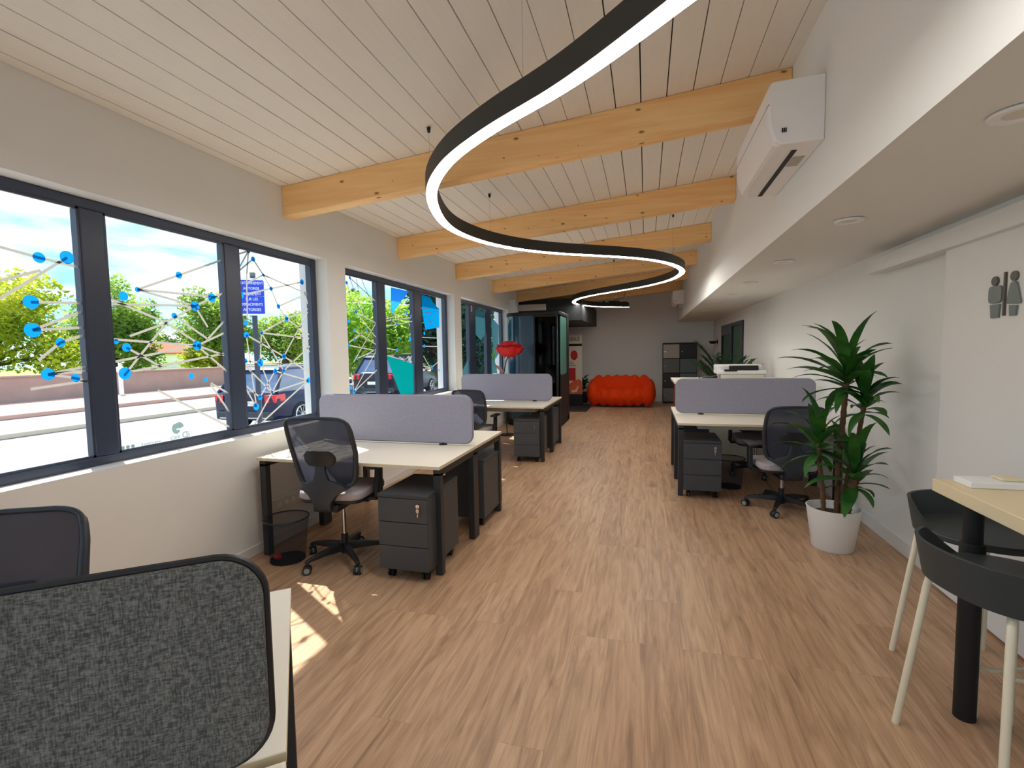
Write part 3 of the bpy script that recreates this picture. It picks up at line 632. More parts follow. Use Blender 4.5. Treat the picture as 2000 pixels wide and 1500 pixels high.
# ------------------------------------------------------------------ drawer pedestals
def make_pedestal(label):
    t = thing('drawer_pedestal', label, 'drawer unit', group='anthracite drawer pedestals'); w, d = .174, .26
    MB().box(-w, w, -d+.02, d, .075, .55).build('body', M['ped'], t, bevel=.003)
    MB().box(-w-.002, w+.002, -d, d+.002, .551, .575).build('top_panel', M['ped_top'], t, bevel=.003)
    for k in range(3):
        z0 = .078+k*.158
        o = MB().box(-w, w, -d, -d+.0195, z0, z0+.154).build('drawer', M['ped'], t, bevel=.003)
        if k == 2:
            kx = w-.06
            MB().cyl((kx, -d, z0+.115), (kx, -d-.012, z0+.115), .013, n=20).build('lock', M['chrome'], o)
            b = MB().box(kx-.002, kx+.002, -d-.016, -d-.012, z0+.06, z0+.115).box(kx-.010, kx+.010, -d-.015, -d-.012, z0+.075, z0+.098).box(kx-.004, kx+.004, -d-.015, -d-.012, z0+.045, z0+.075)
            lab(b.build('key', M['chrome'], o, bevel=.001), 'key hanging from the lock')
    for x in (-w+.05, w-.05):
        for y in (-d+.07, d-.06):
            b = MB()
            for q in (-.013, .013): b.cyl((x+q-.007, y, .026), (x+q+.007, y, .026), .026, n=18)
            b.cyl((x, y, .035), (x, y, .075), .012)
            b.build('caster', M['black'], t)
    bpy.context.view_layer.update(); KIDS[t] = list(t.children)
    for c_ in t.children: KIDS[c_] = list(c_.children)
    return t
ped = make_pedestal('dark grey three-drawer pedestal with hanging key, front right of the desk under the large window')
ped.location = (-1.505, 3.02, 0)
dup(ped, (-1.478, 4.06, 0), PI, 'dark grey pedestal seen from the side under the far half of the near left desk')
dup(ped, (-1.52, 6.46, 0), 0, 'dark grey three-drawer pedestal under the far left desk')
dup(ped, (-1.50, 7.42, 0), PI, 'dark grey pedestal on the far side of the far left desk, mostly hidden')
dup(ped, (.54, 5.28, 0), 0, 'dark grey three-drawer pedestal under the right desk')
dup(ped, (.54, 6.25, 0), PI, 'dark grey pedestal behind the front one under the right desk')

# ------------------------------------------------------------------ task chairs
def make_chair(label, seatmat, lift=0):
    t = thing('office_chair', label, 'chair', group='mesh-backed office chairs')
    def back(u, v, off=0):
        w = .188+.05*math.sin(min(1, v*1.15)*PI*.62)-.012*v
        y = -.235-.03*math.sin(v*PI)*.2-.125*v**1.3+.052*u*u*(1-.2*v)+.03*math.sin((1-v)*PI)*(.6)
        z = .545+.47*v+.012*(1-u*u)*v+lift
        return Vector((u*w, y+off, z))
    n = 56
    def bd(s, k=1.0):
        a = 2*PI*s/n; e = 2/8.5
        return (math.copysign(abs(math.cos(a))**e, math.cos(a))*k, .5+.5*math.copysign(abs(math.sin(a))**e, math.sin(a))*k)
    ringp = [back(*bd(s)) for s in range(n)]
    rad_ = [.010+.008*(1-bd(s)[1])+(.003 if abs(bd(s)[0]) > .95 else 0) for s in range(n)]
    MB().tube(ringp, rad_, 10, closed=True).build('back_frame', M['plastic_slate'], t, smooth=60)
    P = MB(); K = [.0, .15, .3, .45, .6, .75, .88, .985]
    vs = [back(0, .5)]; fs = []
    for k in K[1:]: vs += [back(*bd(s, k)) for s in range(n)]
    for s in range(n): fs.append((0, 1+s, 1+(s+1) % n))
    for i in range(len(K)-2):
        for s in range(n): fs.append((1+i*n+s, 1+(i+1)*n+s, 1+(i+1)*n+(s+1) % n, 1+i*n+(s+1) % n))
    MB().add(vs, fs).build('backrest_mesh', M['mesh'], t, smooth=60)
    # lumbar pad behind the mesh
    b = MB(); R = []
    for j in range(9):
        tt = j/8; z = .70+.10*tt+lift; hw = .115*math.sin(PI*(.18+.64*tt))**.5; c = back(0, (z-lift-.545)/.47)
        R.append([(c.x+hw*math.cos(2*PI*k/20), c.y-.026+.014*math.sin(2*PI*k/20)+.035*(hw*math.cos(2*PI*k/20)/.12)**2*.5, z) for k in range(20)])
    b.rings(R); b.build('lumbar_pad', M['plastic'], t, smooth=60)
    # spine and bracket that carry the back
    b = MB(); R = []
    for z, w, y, th in ((.73, .03, -.275, .012), (.66, .036, -.277, .014), (.60, .055, -.275, .018), (.565, .14, -.268, .022), (.535, .165, -.262, .024), (.50, .10, -.262, .026), (.45, .062, -.26, .03), (.405, .055, -.245, .03), (.385, .05, -.22, .03)):
        z += lift
        R.append([(-w, y-th+.03*(w/.16)**2, z), (-w*.5, y-th, z), (w*.5, y-th, z), (w, y-th+.03*(w/.16)**2, z), (w, y+th+.03*(w/.16)**2, z), (w*.5, y+th, z), (-w*.5, y+th, z), (-w, y+th+.03*(w/.16)**2, z)])
    b.rings(R); b.build('back_bracket', M['plastic_slate'], t, smooth=50, bevel=.004)
    # seat
    def slab(hw, d0, d1, z0, z1, r): return MB().prism(rrect(-hw, hw, d0, d1, r, 8), lambda u, v, k: (u, v, (z0 if k == 0 else z1)+lift-(.012*(v/.25)**2 if v > .1 else 0)))
    slab(.235, -.22, .25, .445, .505, .09).build('seat', seatmat, t, smooth=40, bevel=.018, bseg=3)
    slab(.228, -.215, .24, .425, .444, .09).build('seat_pan', M['plastic'], t, smooth=40, bevel=.005)
    MB().box(-.09, .09, -.24, .09, .372+lift, .424+lift).build('tilt_mechanism', M['plastic'], t, bevel=.012)
    for s in (-1, 1):
        a = MB(); X = s*.275
        a.hexa(((X-.016, -.03, .64+lift), (X+.016, -.03, .64+lift), (X+.016, .045, .64+lift), (X-.016, .045, .64+lift)), ((X-.018, -.055, .43+lift), (X+.018, -.055, .43+lift), (X+.018, .03, .43+lift), (X-.018, .03, .43+lift)))
        a.box(min(X, s*.1), max(X, s*.1), -.045, .02, .405+lift, .43+lift)
        o = a.build('armrest', M['plastic'], t, bevel=.007)
        MB().prism(rrect(X-.042, X+.042, -.12, .13, .035), lambda u, v, k: (u, v, .641+lift+.026*k)).build('arm_pad', M['plastic_slate'], o, bevel=.008)
    MB().cyl((0, 0, .17), (0, 0, .372+lift), .014, n=20).build('gas_lift', M['chrome'], t)
    MB().lathe([(.03, .055), (.033, .09), (.03, .13), (.024, .135), (.024, .19), (.02, .192)], 24).build('hub', M['plastic'], t)
    for k in range(5):
        a = 2*PI*k/5+.45; d = Vector((math.cos(a), math.sin(a), 0)); n_ = Vector((-d.y, d.x, 0)); z = Vector((0, 0, 1))
        def q(r, w, z0, z1): return [d*r-n_*w+z*z0, d*r+n_*w+z*z0, d*r+n_*w*.75+z*z1, d*r-n_*w*.75+z*z1]
        l = MB().rings([q(.02, .026, .075, .13), q(.15, .022, .082, .122), q(.27, .017, .078, .102), q(.305, .015, .066, .088)]).build('base_leg', M['plastic'], t, bevel=.004)
        c = d*.295; cb_ = MB()
        ax = (n_*.8+d*.6).normalized()
        cb_.cyl(c+z*.05, c+z*.08, .010)
        for s in (-1, 1): cb_.cyl(c+ax*s*.006+z*.03, c+ax*s*.024+z*.03, .03, n=20)
        w_ = cb_.build('caster', M['plastic'], l)
        rb = MB()
        for s in (-1, 1): rb.cyl(c+ax*s*.0245+z*.03, c+ax*s*.0265+z*.03, .019, n=18)
        lab(w_, 'twin-wheel caster')
        rb.cyl(c+ax*-.0055+z*.03, c+ax*.0055+z*.03, .022, n=18)
        k_ = rb.build('hub_cap', M['grey_rubber'], l)
    bpy.context.view_layer.update(); KIDS[t] = list(t.children)
    for c_ in t.children: KIDS[c_] = list(c_.children)
    return t
ch = make_chair('black mesh office chair seen from behind at the desk under the large window', M['seatfab'], .05)
ch.location = (-2.09, 2.98, 0); ch.rotation_euler.z = math.radians(6)
ch2 = make_chair('black mesh office chair at the far left desk, below the phone booth', M['seatfab'], -.05)
ch2.location = (-2.27, 6.36, 0); ch2.rotation_euler.z = math.radians(-2)
dup(ch2, (1.2, 4.86, 0), math.radians(5), 'black mesh office chair at the right desk, partly behind the potted plant')
fo = Vector((-.643, .71, 0))+Vector((-.776, -.63, 0))*.86+Vector((-.63, .776, 0))*.82
dup(ch2, (fo.x, fo.y, 0), fg_rz+PI, 'sunlit mesh chair back at the left edge, behind the charcoal divider')
dup(ch2, (1.24, 6.16, 0), PI, 'black office chair beyond the right desk, only its base showing')

# ------------------------------------------------------------------ wire waste bins
def make_bin(label):
    t = thing('waste_bin', label, 'bin', group='black wire waste bins')
    prof = [(.118, .012), (.152, .31)]
    MB().grid(lambda a, h: ((.118+.034*h)*math.cos(2*PI*a), (.118+.034*h)*math.sin(2*PI*a), .012+.298*h), 40, 4).build('mesh_wall', M['wiremesh'], t, smooth=60, fix=False)
    MB().lathe([(.0005, .004), (.119, .004), (.119, .014), (.0005, .014)], 32).build('base', M['black'], t)
    MB().tube([(.153*math.cos(2*PI*k/40), .153*math.sin(2*PI*k/40), .312) for k in range(40)], .0055, 8, closed=True).build('rim', M['steel_black'], t)
    bpy.context.view_layer.update(); KIDS[t] = list(t.children); return t
bn = make_bin('black wire mesh waste bin on the floor left of the chair under the large window'); bn.location = (-2.5, 2.88, 0)
dup(bn, (.86, 5.52, 0), 0, 'black wire waste bin under the right desk beside the pedestal')
dup(bn, (-2.0, 3.95, 0), 0, 'wire waste bin under the near left desk, half hidden behind the chair')
cr = tag(MB().ell((0, 0, 0), .03, .024, .022, 10, 7).build('crumpled_wrapper', M['print_red'], smooth=0, loc=(-2.545, 2.83, .037)), 'small crumpled red and white wrapper lying in the wire bin by the window', 'litter')

# ------------------------------------------------------------------ bar table and stools
bt = thing('high_table', 'pale wood topped high table with a black column leg at the right edge', 'table', (1.46, 1.7, 0))
MB().box(-.3, .215, -.9, .7, .87, .922).build('tabletop', M['oaktop'], bt, bevel=.003)
for x, y in ((-.235, .545), (-.235, -.72), (.15, .545), (.15, -.72)):
    l = MB().cyl((x, y, 0), (x, y, .64), .036, n=32).cyl((x, y, .62), (x, y, .87), .031, n=32).build('leg', M['black'], bt)
    MB().lathe([(.0362, .60), (.0395, .60), (.0395, .705), (.037, .712), (.0312, .712)], 32, (x, y, 0)).build('collar', M['black'], l)
bx = thing('notepad', 'flat white box-like pad lying on the high table', 'stationery', (1.315, 2.31, .9225))
MB().box(-.1, .1, -.055, .055, 0, .024).build('pad', M['white_plastic'], bx, bevel=.003)
MB().box(.02, .095, -.02, .05, .0245, .034).build('clip', M['cream_edge'], bx, bevel=.003)
def make_stool(label):
    t = thing('bar_stool', label, 'stool', group='bar stools at the high table')
    def sh(s, v, off):
        a = math.radians(270+(2*s-1)*(99-33*v)); r = 1-off      # the band wraps less at the rim than at the seat
        q = lambda c: math.copysign(abs(c)**.82, c)
        return (.255*r*q(math.cos(a))*(.92+.08*v), .25*r*q(math.sin(a))*(.90+.10*v), .645+.14*v)
    nu, nv = 44, 8; R = []
    for i in range(nu+1):
        s = i/nu; e = abs(2*s-1); ring = []; top = 1 if e < .93 else 1-.22*((e-.93)/.07)**2
        for j in range(nv+1): ring.append(sh(s, top*j/nv, 0))
        for j in range(nv, -1, -1): ring.append(sh(s, top*j/nv, .075-.03*j/nv))
        R.append(ring)
    MB().rings(R).build('shell', M['stoolshell'], t, smooth=50)
    MB().prism([(.24*math.cos(2*PI*k/36), .228*math.sin(2*PI*k/36)) for k in range(36)], lambda u, v, k: (u, v, .65+.03*k)).build('seat', M['stoolshell'], t, bevel=.008)
    for sx in (-1, 1):
        for sy in (-1, 1):
            MB().tube([(sx*.1, sy*.1, .642), (sx*.14, sy*.14, .64), (sx*.155, sy*.155, .625), (sx*.16, sy*.16, .59), (sx*.215, sy*.215, .0)], .0125, 12).build('leg', M['stoolleg'], t)
    c = .1945
    MB().tube([(-c, c, .2), (-c*.9, c+.035, .2), (c*.9, c+.035, .2), (c, c, .2)], .009, 10).build('footrest', M['stoolleg'], t)
    bpy.context.view_layer.update(); KIDS[t] = list(t.children); return t
st = make_stool('dark low-backed bar stool with cream legs, nearest the camera at the high table'); st.location = (1.208, 1.985, 0); st.rotation_euler.z = math.radians(-77)
dup(st, (1.42, 2.52, 0), math.radians(194), 'dark low-backed bar stool with cream legs, at the far end of the high table')
# ------------------------------------------------------------------ big potted dracaena
def blade(b, base, az, el, ln, wd, droop, rs, fold=.25, nseg=9):
    """one lance-shaped leaf: starts at base in direction (az, el), bends down by droop"""
    p = Vector(base); e = el; h = Vector((math.cos(az), math.sin(az), 0)); L_ = []
    side = Vector((-h.y, h.x, 0)); st = ln/nseg; tw = rs.uniform(-.5, .5)
    for i in range(nseg+1):
        t = i/nseg; w = wd*(math.sin(PI*min(1, t*.92+.08))**.75)*(1-.15*t) if i < nseg else .001
        d = h*math.cos(e)+Vector((0, 0, math.sin(e))); up = side.cross(d)*-1
        a = tw*t; sd = side*math.cos(a)+up*math.sin(a)
        wav = .06*wd*math.sin(9*t+rs.random())
        L_.append((p+sd*w+up*(w*fold+wav), p.copy(), p-sd*w+up*(w*fold-wav)))
        p = p+d*st; e -= droop*st/ln*(.4+1.2*t)
    o = len(b.v); b.v += [tuple(q) for tr_ in L_ for q in tr_]
    for i in range(nseg):
        a = o+i*3; b.f += [(a, a+1, a+4, a+3), (a+1, a+2, a+5, a+4)]
pt = thing('potted_plant', 'tall dracaena with several leafy heads in a white tapered pot by the right wall', 'plant', (1.33, 3.99, 0))
MB().lathe([(.0005, .0), (.128, .0), (.134, .006), (.172, .292), (.176, .305), (.168, .307), (.163, .292), (.13, .24), (.0005, .24)], 40).build('pot', M['pot'], pt, smooth=40)
MB().lathe([(.0005, .236), (.15, .236), (.15, .25), (.08, .256), (.0005, .258)], 30).build('soil', M['soil'], pt)
rs = random.Random(11)
canes = [([(-.06, .0, .24), (-.075, 0, .45), (-.098, 0, .62), (-.105, 0, .77)], .016, .78, 24, .38), ([(.03, .03, .24), (.035, .03, .6), (.052, .02, .95), (.06, .0, 1.26)], .018, 1.26, 32, .46), ([(.06, .04, .24), (.10, .04, .55), (.155, .02, .85), (.175, .0, 1.08)], .015, 1.08, 24, .38), ([(.06, -.04, .24), (.085, -.045, .4), (.115, -.05, .55)], .03, .56, 24, .40)]
for pts, rad0, zt, nl, ln in canes:
    P = [Vector(p) for p in pts]; tp = []
    for i in range(len(P)-1):
        for k in range(14):
            tp.append(P[i].lerp(P[i+1], k/14))
    tp.append(P[-1]); rad = [rad0*(1.12 if i % 3 == 0 else .95) for i in range(len(tp))]
    MB().tube(tp, rad, 10).build('cane', M['bark'], pt, smooth=70)
    b = MB(); top = P[-1]
    for k in range(nl):
        az = k*2.39996+rs.uniform(-.3, .3); t = k/nl
        el = math.radians(82-78*t+rs.uniform(-9, 9))
        if t > .8: el = math.radians(rs.uniform(-25, 8))
        blade(b, top+Vector((0, 0, .06-.16*t)), az, el, ln*rs.uniform(.75, 1.08)*(.8+.35*math.sin(PI*min(1, t+.2)))*(.64 if math.cos(az) > .3 else 1), .038*rs.uniform(.85, 1.25), rs.uniform(.7, 1.6), rs, .22)
    b.build('leaf_crown', M['leaf'], pt, smooth=60, fix=False)

# ------------------------------------------------------------------ reception counter with what stands on it
ct = thing('reception_counter', 'white topped counter with a red-brown end behind the right desk', 'counter', (1.07, 7.1, 0))
MB().box(-.71, .69, -.5, .5, 1.02, 1.05).build('countertop', M['white_melamine'], ct, bevel=.003)
MB().box(-.665, -.63, -.46, .46, 0, 1.02).build('end_panel', M['redbrown'], ct, bevel=.002)
MB().box(-.63, .68, -.44, -.41, 0, 1.02).build('front_panel', M['white_melamine'], ct, smooth=0)
MB().box(-.63, .68, .3, .33, 0, 1.02).build('rear_panel', M['white_melamine'], ct, smooth=0)
pr_ = thing('printer', 'white multifunction printer with a black control panel on the counter', 'printer', (1.175, 6.93, 1.0505))
MB().box(-.24, .26, -.2, .2, 0, .085).build('base', M['offwhite'], pr_, bevel=.008)
MB().box(-.28, .29, -.2, .2, .088, .135).box(-.28, .25, -.16, .2, .13, .205).build('scanner', M['white_plastic'], pr_, bevel=.008)
MB().box(-.14, .2, -.19, -.15, .135, .195, Matrix.Rotation(-.3, 3, 'X')).build('control_panel', M['black'], pr_, bevel=.004)
MB().box(-.2, -.05, -.215, -.16, .125, .15).build('paper_slot', M['black'], pr_, bevel=.004)
MB().box(.26, .32, -.1, .12, .1, .125).build('side_tray', M['offwhite'], pr_, bevel=.004)
tp = thing('desk_telephone', 'slanted dark desk telephone left of the printer on the counter', 'telephone', (.77, 6.86, 1.0505))
R3 = Matrix.Rotation(-.32, 3, 'Y')
MB().hexa(((-.13, -.09, 0), (.13, -.09, 0), (.13, .09, 0), (-.13, .09, 0)), ((-.13, -.09, .008), (.13, -.09, .07), (.13, .09, .07), (-.13, .09, .008))).build('body', M['black'], tp, bevel=.004)
g = MB()
for i in range(4):
    for j in range(3): g.box(-.09+.035*i, -.068+.035*i, -.06+.045*j, -.03+.045*j, .03+.0085*i, .036+.0085*i)
g.build('keys', M['locker_m'], tp, smooth=0)
pa = tag(MB().box(-.15, .1, -.11, .1, 0, .004).build('paper_sheets', M['paper'], smooth=0, loc=(.56, 6.9, 1.0505)), 'white paper sheets on the counter left of the telephone', 'paper')

# ------------------------------------------------------------------ palm and small plant beyond the counter
pp_ = thing('potted_palm', 'feathery green palm standing behind the counter by the glass door', 'plant', (1.24, 8.5, 0))
MB().lathe([(.0005, 0), (.15, 0), (.19, .42), (.2, .44), (.185, .44), (.17, .4), (.0005, .4)], 28).build('pot', M['black'], pp_)
rs = random.Random(5)
for k in range(17):
    az = k*2.4; el = math.radians(rs.uniform(70, 89)); ln = rs.uniform(.9, 1.25)*(.8 if math.cos(az) > .4 else 1); pts = []; p = Vector((0, 0, .41)); e = el; h = Vector((math.cos(az), math.sin(az), 0))
    for i in range(13):
        pts.append(p.copy()); d = h*math.cos(e)+Vector((0, 0, math.sin(e))); p += d*ln/12; e -= .03+.007*i
    b = MB().tube(pts, [.008*(1-.06*i) for i in range(13)], 6)
    for i in range(4, 13):
        for s in (-1, 1):
            for f in (0, .5):
                q = pts[i].lerp(pts[min(i+1, 12)], f); d = (pts[min(i+1, 12)]-pts[i-1]).normalized()
                a = az+s*.85; blade(b, q, a, math.asin(max(-1, min(1, d.z)))*.8+.15,   .24*(1-.045*(i-4)), .012, .8, rs, .1, 4)
    b.build('frond', M['leaf_dark'], pp_, smooth=60, fix=False)
sp = thing('potted_plant', 'small bushy plant with one pale curved leaf behind the printer', 'plant', (1.45, 7.78, 0))
MB().lathe([(.0005, 0), (.09, 0), (.11, .9), (.1, .92), (.0005, .9)], 24).build('pot', M['offwhite'], sp)
b = MB(); rs = random.Random(9)
for k in range(34): blade(b, (rs.uniform(-.03, .03), rs.uniform(-.03, .03), .9+rs.uniform(0, .3)), k*2.4, rs.uniform(.3, 1.3), .16, .02, 1.2, rs)
b.build('foliage', M['leaf'], sp, smooth=60, fix=False)
b = MB(); blade(b, (.05, -.02, .92), -.1, 1.5, .5, .03, 1.6, rs, .3); lab(b.build('pale_leaf', M['offwhite'], sp, smooth=60, fix=False), 'pale curved leaf')
wl = thing('wall_lamp', 'small dark wall lamp on the right wall beyond the glass door', 'lamp', (1.77, 13.35, 1.62))
MB().box(-.02, 0, -.05, .05, -.04, .06).build('bracket', M['black'], wl, bevel=.004)
MB().lathe([(.0005, -.045), (.06, -.04), (.1, .03), (.09, .03), (.05, -.03), (.0005, -.035)], 20, (-.12, 0, 0)).build('shade', M['black'], wl)
MB().box(-.06, -.018, -.012, .012, -.02, .0).build('arm', M['black'], wl, smooth=0)

# ------------------------------------------------------------------ air conditioners on the bulkhead
def make_ac(label):
    t = thing('air_conditioner', label, 'air conditioner', group='wall air conditioners'); L = .9
    prof = [(0, 0), (0, .315), (-.235, .305), (-.247, .29), (-.25, .2), (-.24, .09), (-.215, .02), (-.19, .0)]
    MB().prism(prof, lambda u, v, k: (u, k*L, v)).build('case', M['white_plastic'], t, smooth=30, bevel=.006)
    MB().prism([(-.2505, .2), (-.2545, .12), (-.2425, .06), (-.22, .012), (-.2, .004), (-.2, .012)], lambda u, v, k: (u, .04+k*(L-.08), v)).build('flap', M['white_plastic'], t, smooth=30)
    MB().box(-.12, -.095, .1, L-.02, -.004, .004).build('air_slot', M['black'], t, smooth=0)
    MB().box(-.252, -.2465, .0, L, .196, .1985).build('panel_seam', M['locker_m'], t, smooth=0)
    MB().box(-.085, -.03, .2, .34, -.003, .002).build('info_label', M['locker_l'], t, smooth=0)
    g = MB()
    for k in range(3): g.box(-.19+k*.008, -.186+k*.008, -.008, .002, .055, .075)
    g.build('side_vents', M['ink'], t, smooth=0)
    bpy.context.view_layer.update(); KIDS[t] = list(t.children); return t
ac = make_ac('white wall air conditioner nearest the camera, between the first two beams'); ac.location = (XS, 2.765, 2.487)
dup(ac, (XS, 11.75, 2.487), 0, 'small looking far white air conditioner on the right above the sofa end')

# ------------------------------------------------------------------ phone booth
pb = thing('phone_booth', 'glossy dark phone booth with a rounded corner and glass door beyond the far left desk', 'booth', (-2.1, 9.75, 0))
def plan(o):
    P = []; x0, x1, y0, y1 = -.62+o, .53-o, -.5+o, .55-o; r = .34-o*.5
    for k in range(13):
        a = PI+PI/2*k/12; P.append((x0+r+r*math.cos(a), y0+r+r*math.sin(a)))
    P += [(x1-.08, y0), (x1-.02, y0+.02), (x1, y0+.08), (x1, y1), (x0, y1)]; return P
MB().prism(plan(0), lambda u, v, k: (u, v, .02+.1*k)).build('plinth', M['black'], pb, bevel=.004)
MB().prism(plan(0), lambda u, v, k: (u, v, 2.16+.07*k)).build('roof', M['black'], pb, bevel=.012, smooth=40)
P = plan(.015)[:14]; ins = plan(.045)[:14]; P2 = P[:13]+[(.0, -.485)]; I2 = ins[:13]+[(.0, -.455)]
MB().prism([(-.605, .53)]+P2+I2[::-1]+[(-.575, .53)], lambda u, v, k: (u, v, .12+2.04*k)).build('curved_wall', M['pod'], pb, smooth=40)
MB().box(.03, .44, -.487, -.475, .14, 2.15).build('glass_door', M['glass_dark'], pb, smooth=0)
b = MB().box(.0, .03, -.495, -.46, .12, 2.16).box(.44, .475, -.495, -.46, .12, 2.16).box(.03, .44, -.495, -.46, .12, .16).box(.03, .44, -.495, -.46, 2.13, 2.16)
b.build('door_frame', M['black'], pb, bevel=.003)
MB().box(.4745, .479, -.499, -.49, .12, 2.15).build('edge_strip', M['chrome'], pb, smooth=0)
b = MB().cyl((.405, -.49, 1.62), (.405, -.53, 1.62), .008).cyl((.405, -.49, 1.28), (.405, -.53, 1.28), .008).cyl((.405, -.53, 1.2), (.405, -.53, 1.7), .011); b.build('door_handle', M['black'], pb)
MB().prism(rrect(-.42, .3, 1.0, 2.14, .06), lambda u, v, k: (.518-.012*k, u, v)).build('side_window', M['pod_teal'], pb, smooth=30)
MB().box(.5, .528, -.43, .5, .12, .99).build('side_panel', M['black'], pb, smooth=0)
MB().box(.49, .53, .31, .55, .02, 2.16).build('corner_post', M['black'], pb, smooth=0)
MB().box(-.6, .5, .5, .545, .12, 2.16).build('back_wall', M['black'], pb, smooth=0)

# ------------------------------------------------------------------ red paper flower
fl = thing('paper_flower', 'giant red paper rose on a stem standing behind the far left desk', 'flower', (-2.36, 8.2, 0))
MB().lathe([(.0005, 0), (.14, 0), (.14, .015), (.02, .025), (.0005, .025)], 28).build('base', M['black'], fl)
MB().tube([(0, 0, .02), (-.02, 0, .5), (-.06, 0, 1.0), (0, 0, 1.3), (.07, -.03, 1.42)], .009).build('stem', M['leaf_dark'], fl)
rs = random.Random(4); b = MB()
for ring, (n, rad, h, z0) in enumerate(((6, .215, .17, -.02), (6, .185, .2, .0), (5, .14, .22, .02), (4, .09, .23, .03), (3, .045, .22, .04))):
    for k in range(n):
        a0 = 2*PI*k/n+ring*.55
        def pet(u, v, a0=a0, rad=rad, h=h, z0=z0, ring=ring, n=n):
            a = a0+(u-.5)*2*PI/n*1.55; r_ = rad*(.12+.88*math.sin(min(1, v*1.15)*PI/2))+(.03*max(0, v-.8)/.2 if ring < 2 else -.02*v)+.006*math.sin(9*u+a0)
            return (.07+r_*math.cos(a), -.03+r_*math.sin(a), 1.40+z0+h*(v**1.5)*(1-.22*abs(2*u-1)**3))
        b.grid(pet, 8, 7)
b.build('petals', M['red'], fl, smooth=60, fix=False)
b = MB()
for k in range(9): blade(b, (.07, -.03, 1.45), k*.7, -.5, .15, .018, .9, rs, .1, 5)
b.build('sepals', M['red'], fl, smooth=60, fix=False)
b = MB(); blade(b, (-.06, 0, 1.08), PI-.3, .85, .3, .075, .6, rs); blade(b, (-.06, 0, 1.06), PI+.4, .1, .26, .06, .6, rs); blade(b, (-.05, 0, 1.06), -.2, .3, .24, .05, 2.4, rs)
b.build('leaves', M['pinkpaper'], fl, smooth=60, fix=False)

# ------------------------------------------------------------------ banner, floor patch, sofa, plant, lockers
bn_ = thing('roll_up_banner', 'roll-up welcome banner with red and orange print beside the booth', 'banner', (-1.93, 13.0, 0)); bn_.scale.x = .73
MB().box(-.42, .42, -.1, .1, .01, .1).build('base', M['black'], bn_, bevel=.01)
MB().box(-.41, .41, -.006, .0, .1, 1.88).build('panel', M['paper'], bn_, smooth=0)
MB().box(-.405, .41, -.0085, -.0065, .1, .3).build('dark_footer', M['ink'], bn_, smooth=0)
MB().box(-.41, .41, -.0085, -.0065, 1.58, 1.645).build('black_stripe', M['ink'], bn_, smooth=0)
text('lettering', 'BIENVENUE', M['ink'], bn_, .155, frame((-.0, -.0075, 1.76), (1, 0, 0), (0, 0, 1)), .001, sx=.82)
MB().prism(circ(.12, 1.34, .13), lambda u, v, k: (u, -.0065-.002*k, v)).build('round_print', M['print_red'], bn_, smooth=0)
MB().box(-.35, .17, -.0085, -.0065, .66, 1.0).build('red_block', M['print_red'], bn_, smooth=0)
MB().prism([(-.4, .3), (.405, .3), (.405, .62), (.3, .7), (.1, .66), (-.1, .55), (-.4, .5)], lambda u, v, k: (u, -.0065-.0018*k, v)).build('orange_print', M['print_orange'], bn_, smooth=0)
MB().prism([(.02, .34), (.22, .36), (.28, .5), (.24, .52), (.16, .42), (.02, .4)], lambda u, v, k: (u, -.0084-.001*k, v)).build('pale_print', M['paper'], bn_, smooth=0)
g = MB()
for k in range(3): g.box(-.3+.03*k, .18-.05*k, -.0085, -.0065, 1.06+.045*k, 1.075+.045*k)
g.build('text_lines', M['locker_m'], bn_, smooth=0)
tag(MB().box(-2.3, -1.36, 11.6, 13.3, .0005, .008).build('floor_surface', M['locker_d'], bevel=.002), 'thin dark patch on the floor in front of the banner', 'mat')  # thin dark slab over the floor before the banner
so = thing('sofa', 'orange tufted bubble sofa against the back wall', 'sofa', (-.62, 12.95, 0))
b = MB(); b.ell((0, -.02, .24), .84, .44, .245, 40, 16); b.ell((0, .22, .46), .76, .2, .32, 40, 16)
for k in range(7):
    t = k/6-.5; b.ell((t*1.30, -.27+.2*abs(2*t)**2.5, .25), .16, .19, .235, 18, 12)
for k in range(6):
    t = k/5-.5; b.ell((t*1.16, .24-.08*abs(2*t)**2, .53), .165, .18, .285, 18, 12)
for s in (-1, 1):
    b.ell((s*.72, -.06, .34), .16, .26, .30, 18, 12); b.ell((s*.70, .15, .42), .17, .2, .30, 18, 12); b.ell((s*.67, -.2, .29), .18, .2, .27, 18, 12)
o = b.build('upholstery', M['orange'], so, smooth=0, fix=False)
md = o.modifiers.new('remesh', 'REMESH'); md.mode = 'VOXEL'; md.voxel_size = .018; md.use_smooth_shade = True
ms = o.modifiers.new('soft', 'SMOOTH'); ms.iterations = 9; ms.factor = .5
MB().box(-.6, .6, -.25, .25, .0, .06).build('base', M['black'], so, smooth=0)
sp2 = thing('potted_plant', 'dark leafy plant squeezed between the banner and the orange sofa', 'plant', (-1.66, 13.6, 0))
MB().lathe([(.0005, 0), (.1, 0), (.13, .3), (.12, .31), (.0005, .28)], 20).build('pot', M['black'], sp2)
b = MB(); rs = random.Random(2)
for k in range(46): blade(b, (rs.uniform(-.05, .05), rs.uniform(-.05, .05), .3+rs.uniform(0, .42)), k*2.4, rs.uniform(-.3, 1.2), .2, .032, 1.3, rs)
b.build('foliage', M['leaf_dark'], sp2, smooth=60, fix=False)
lk = thing('locker_cabinet', 'eight-door locker cabinet in greys against the back wall right of the sofa', 'cabinet', (.88, 13.95, 0))
MB().box(-.43, .43, -.22, .22, .0, 1.63).build('frame', M['black'], lk, bevel=.003)
cols = [['locker_m', 'locker_d', 'locker_m', 'locker_l'], ['locker_d', 'locker_b', 'locker_b', 'locker_d']]
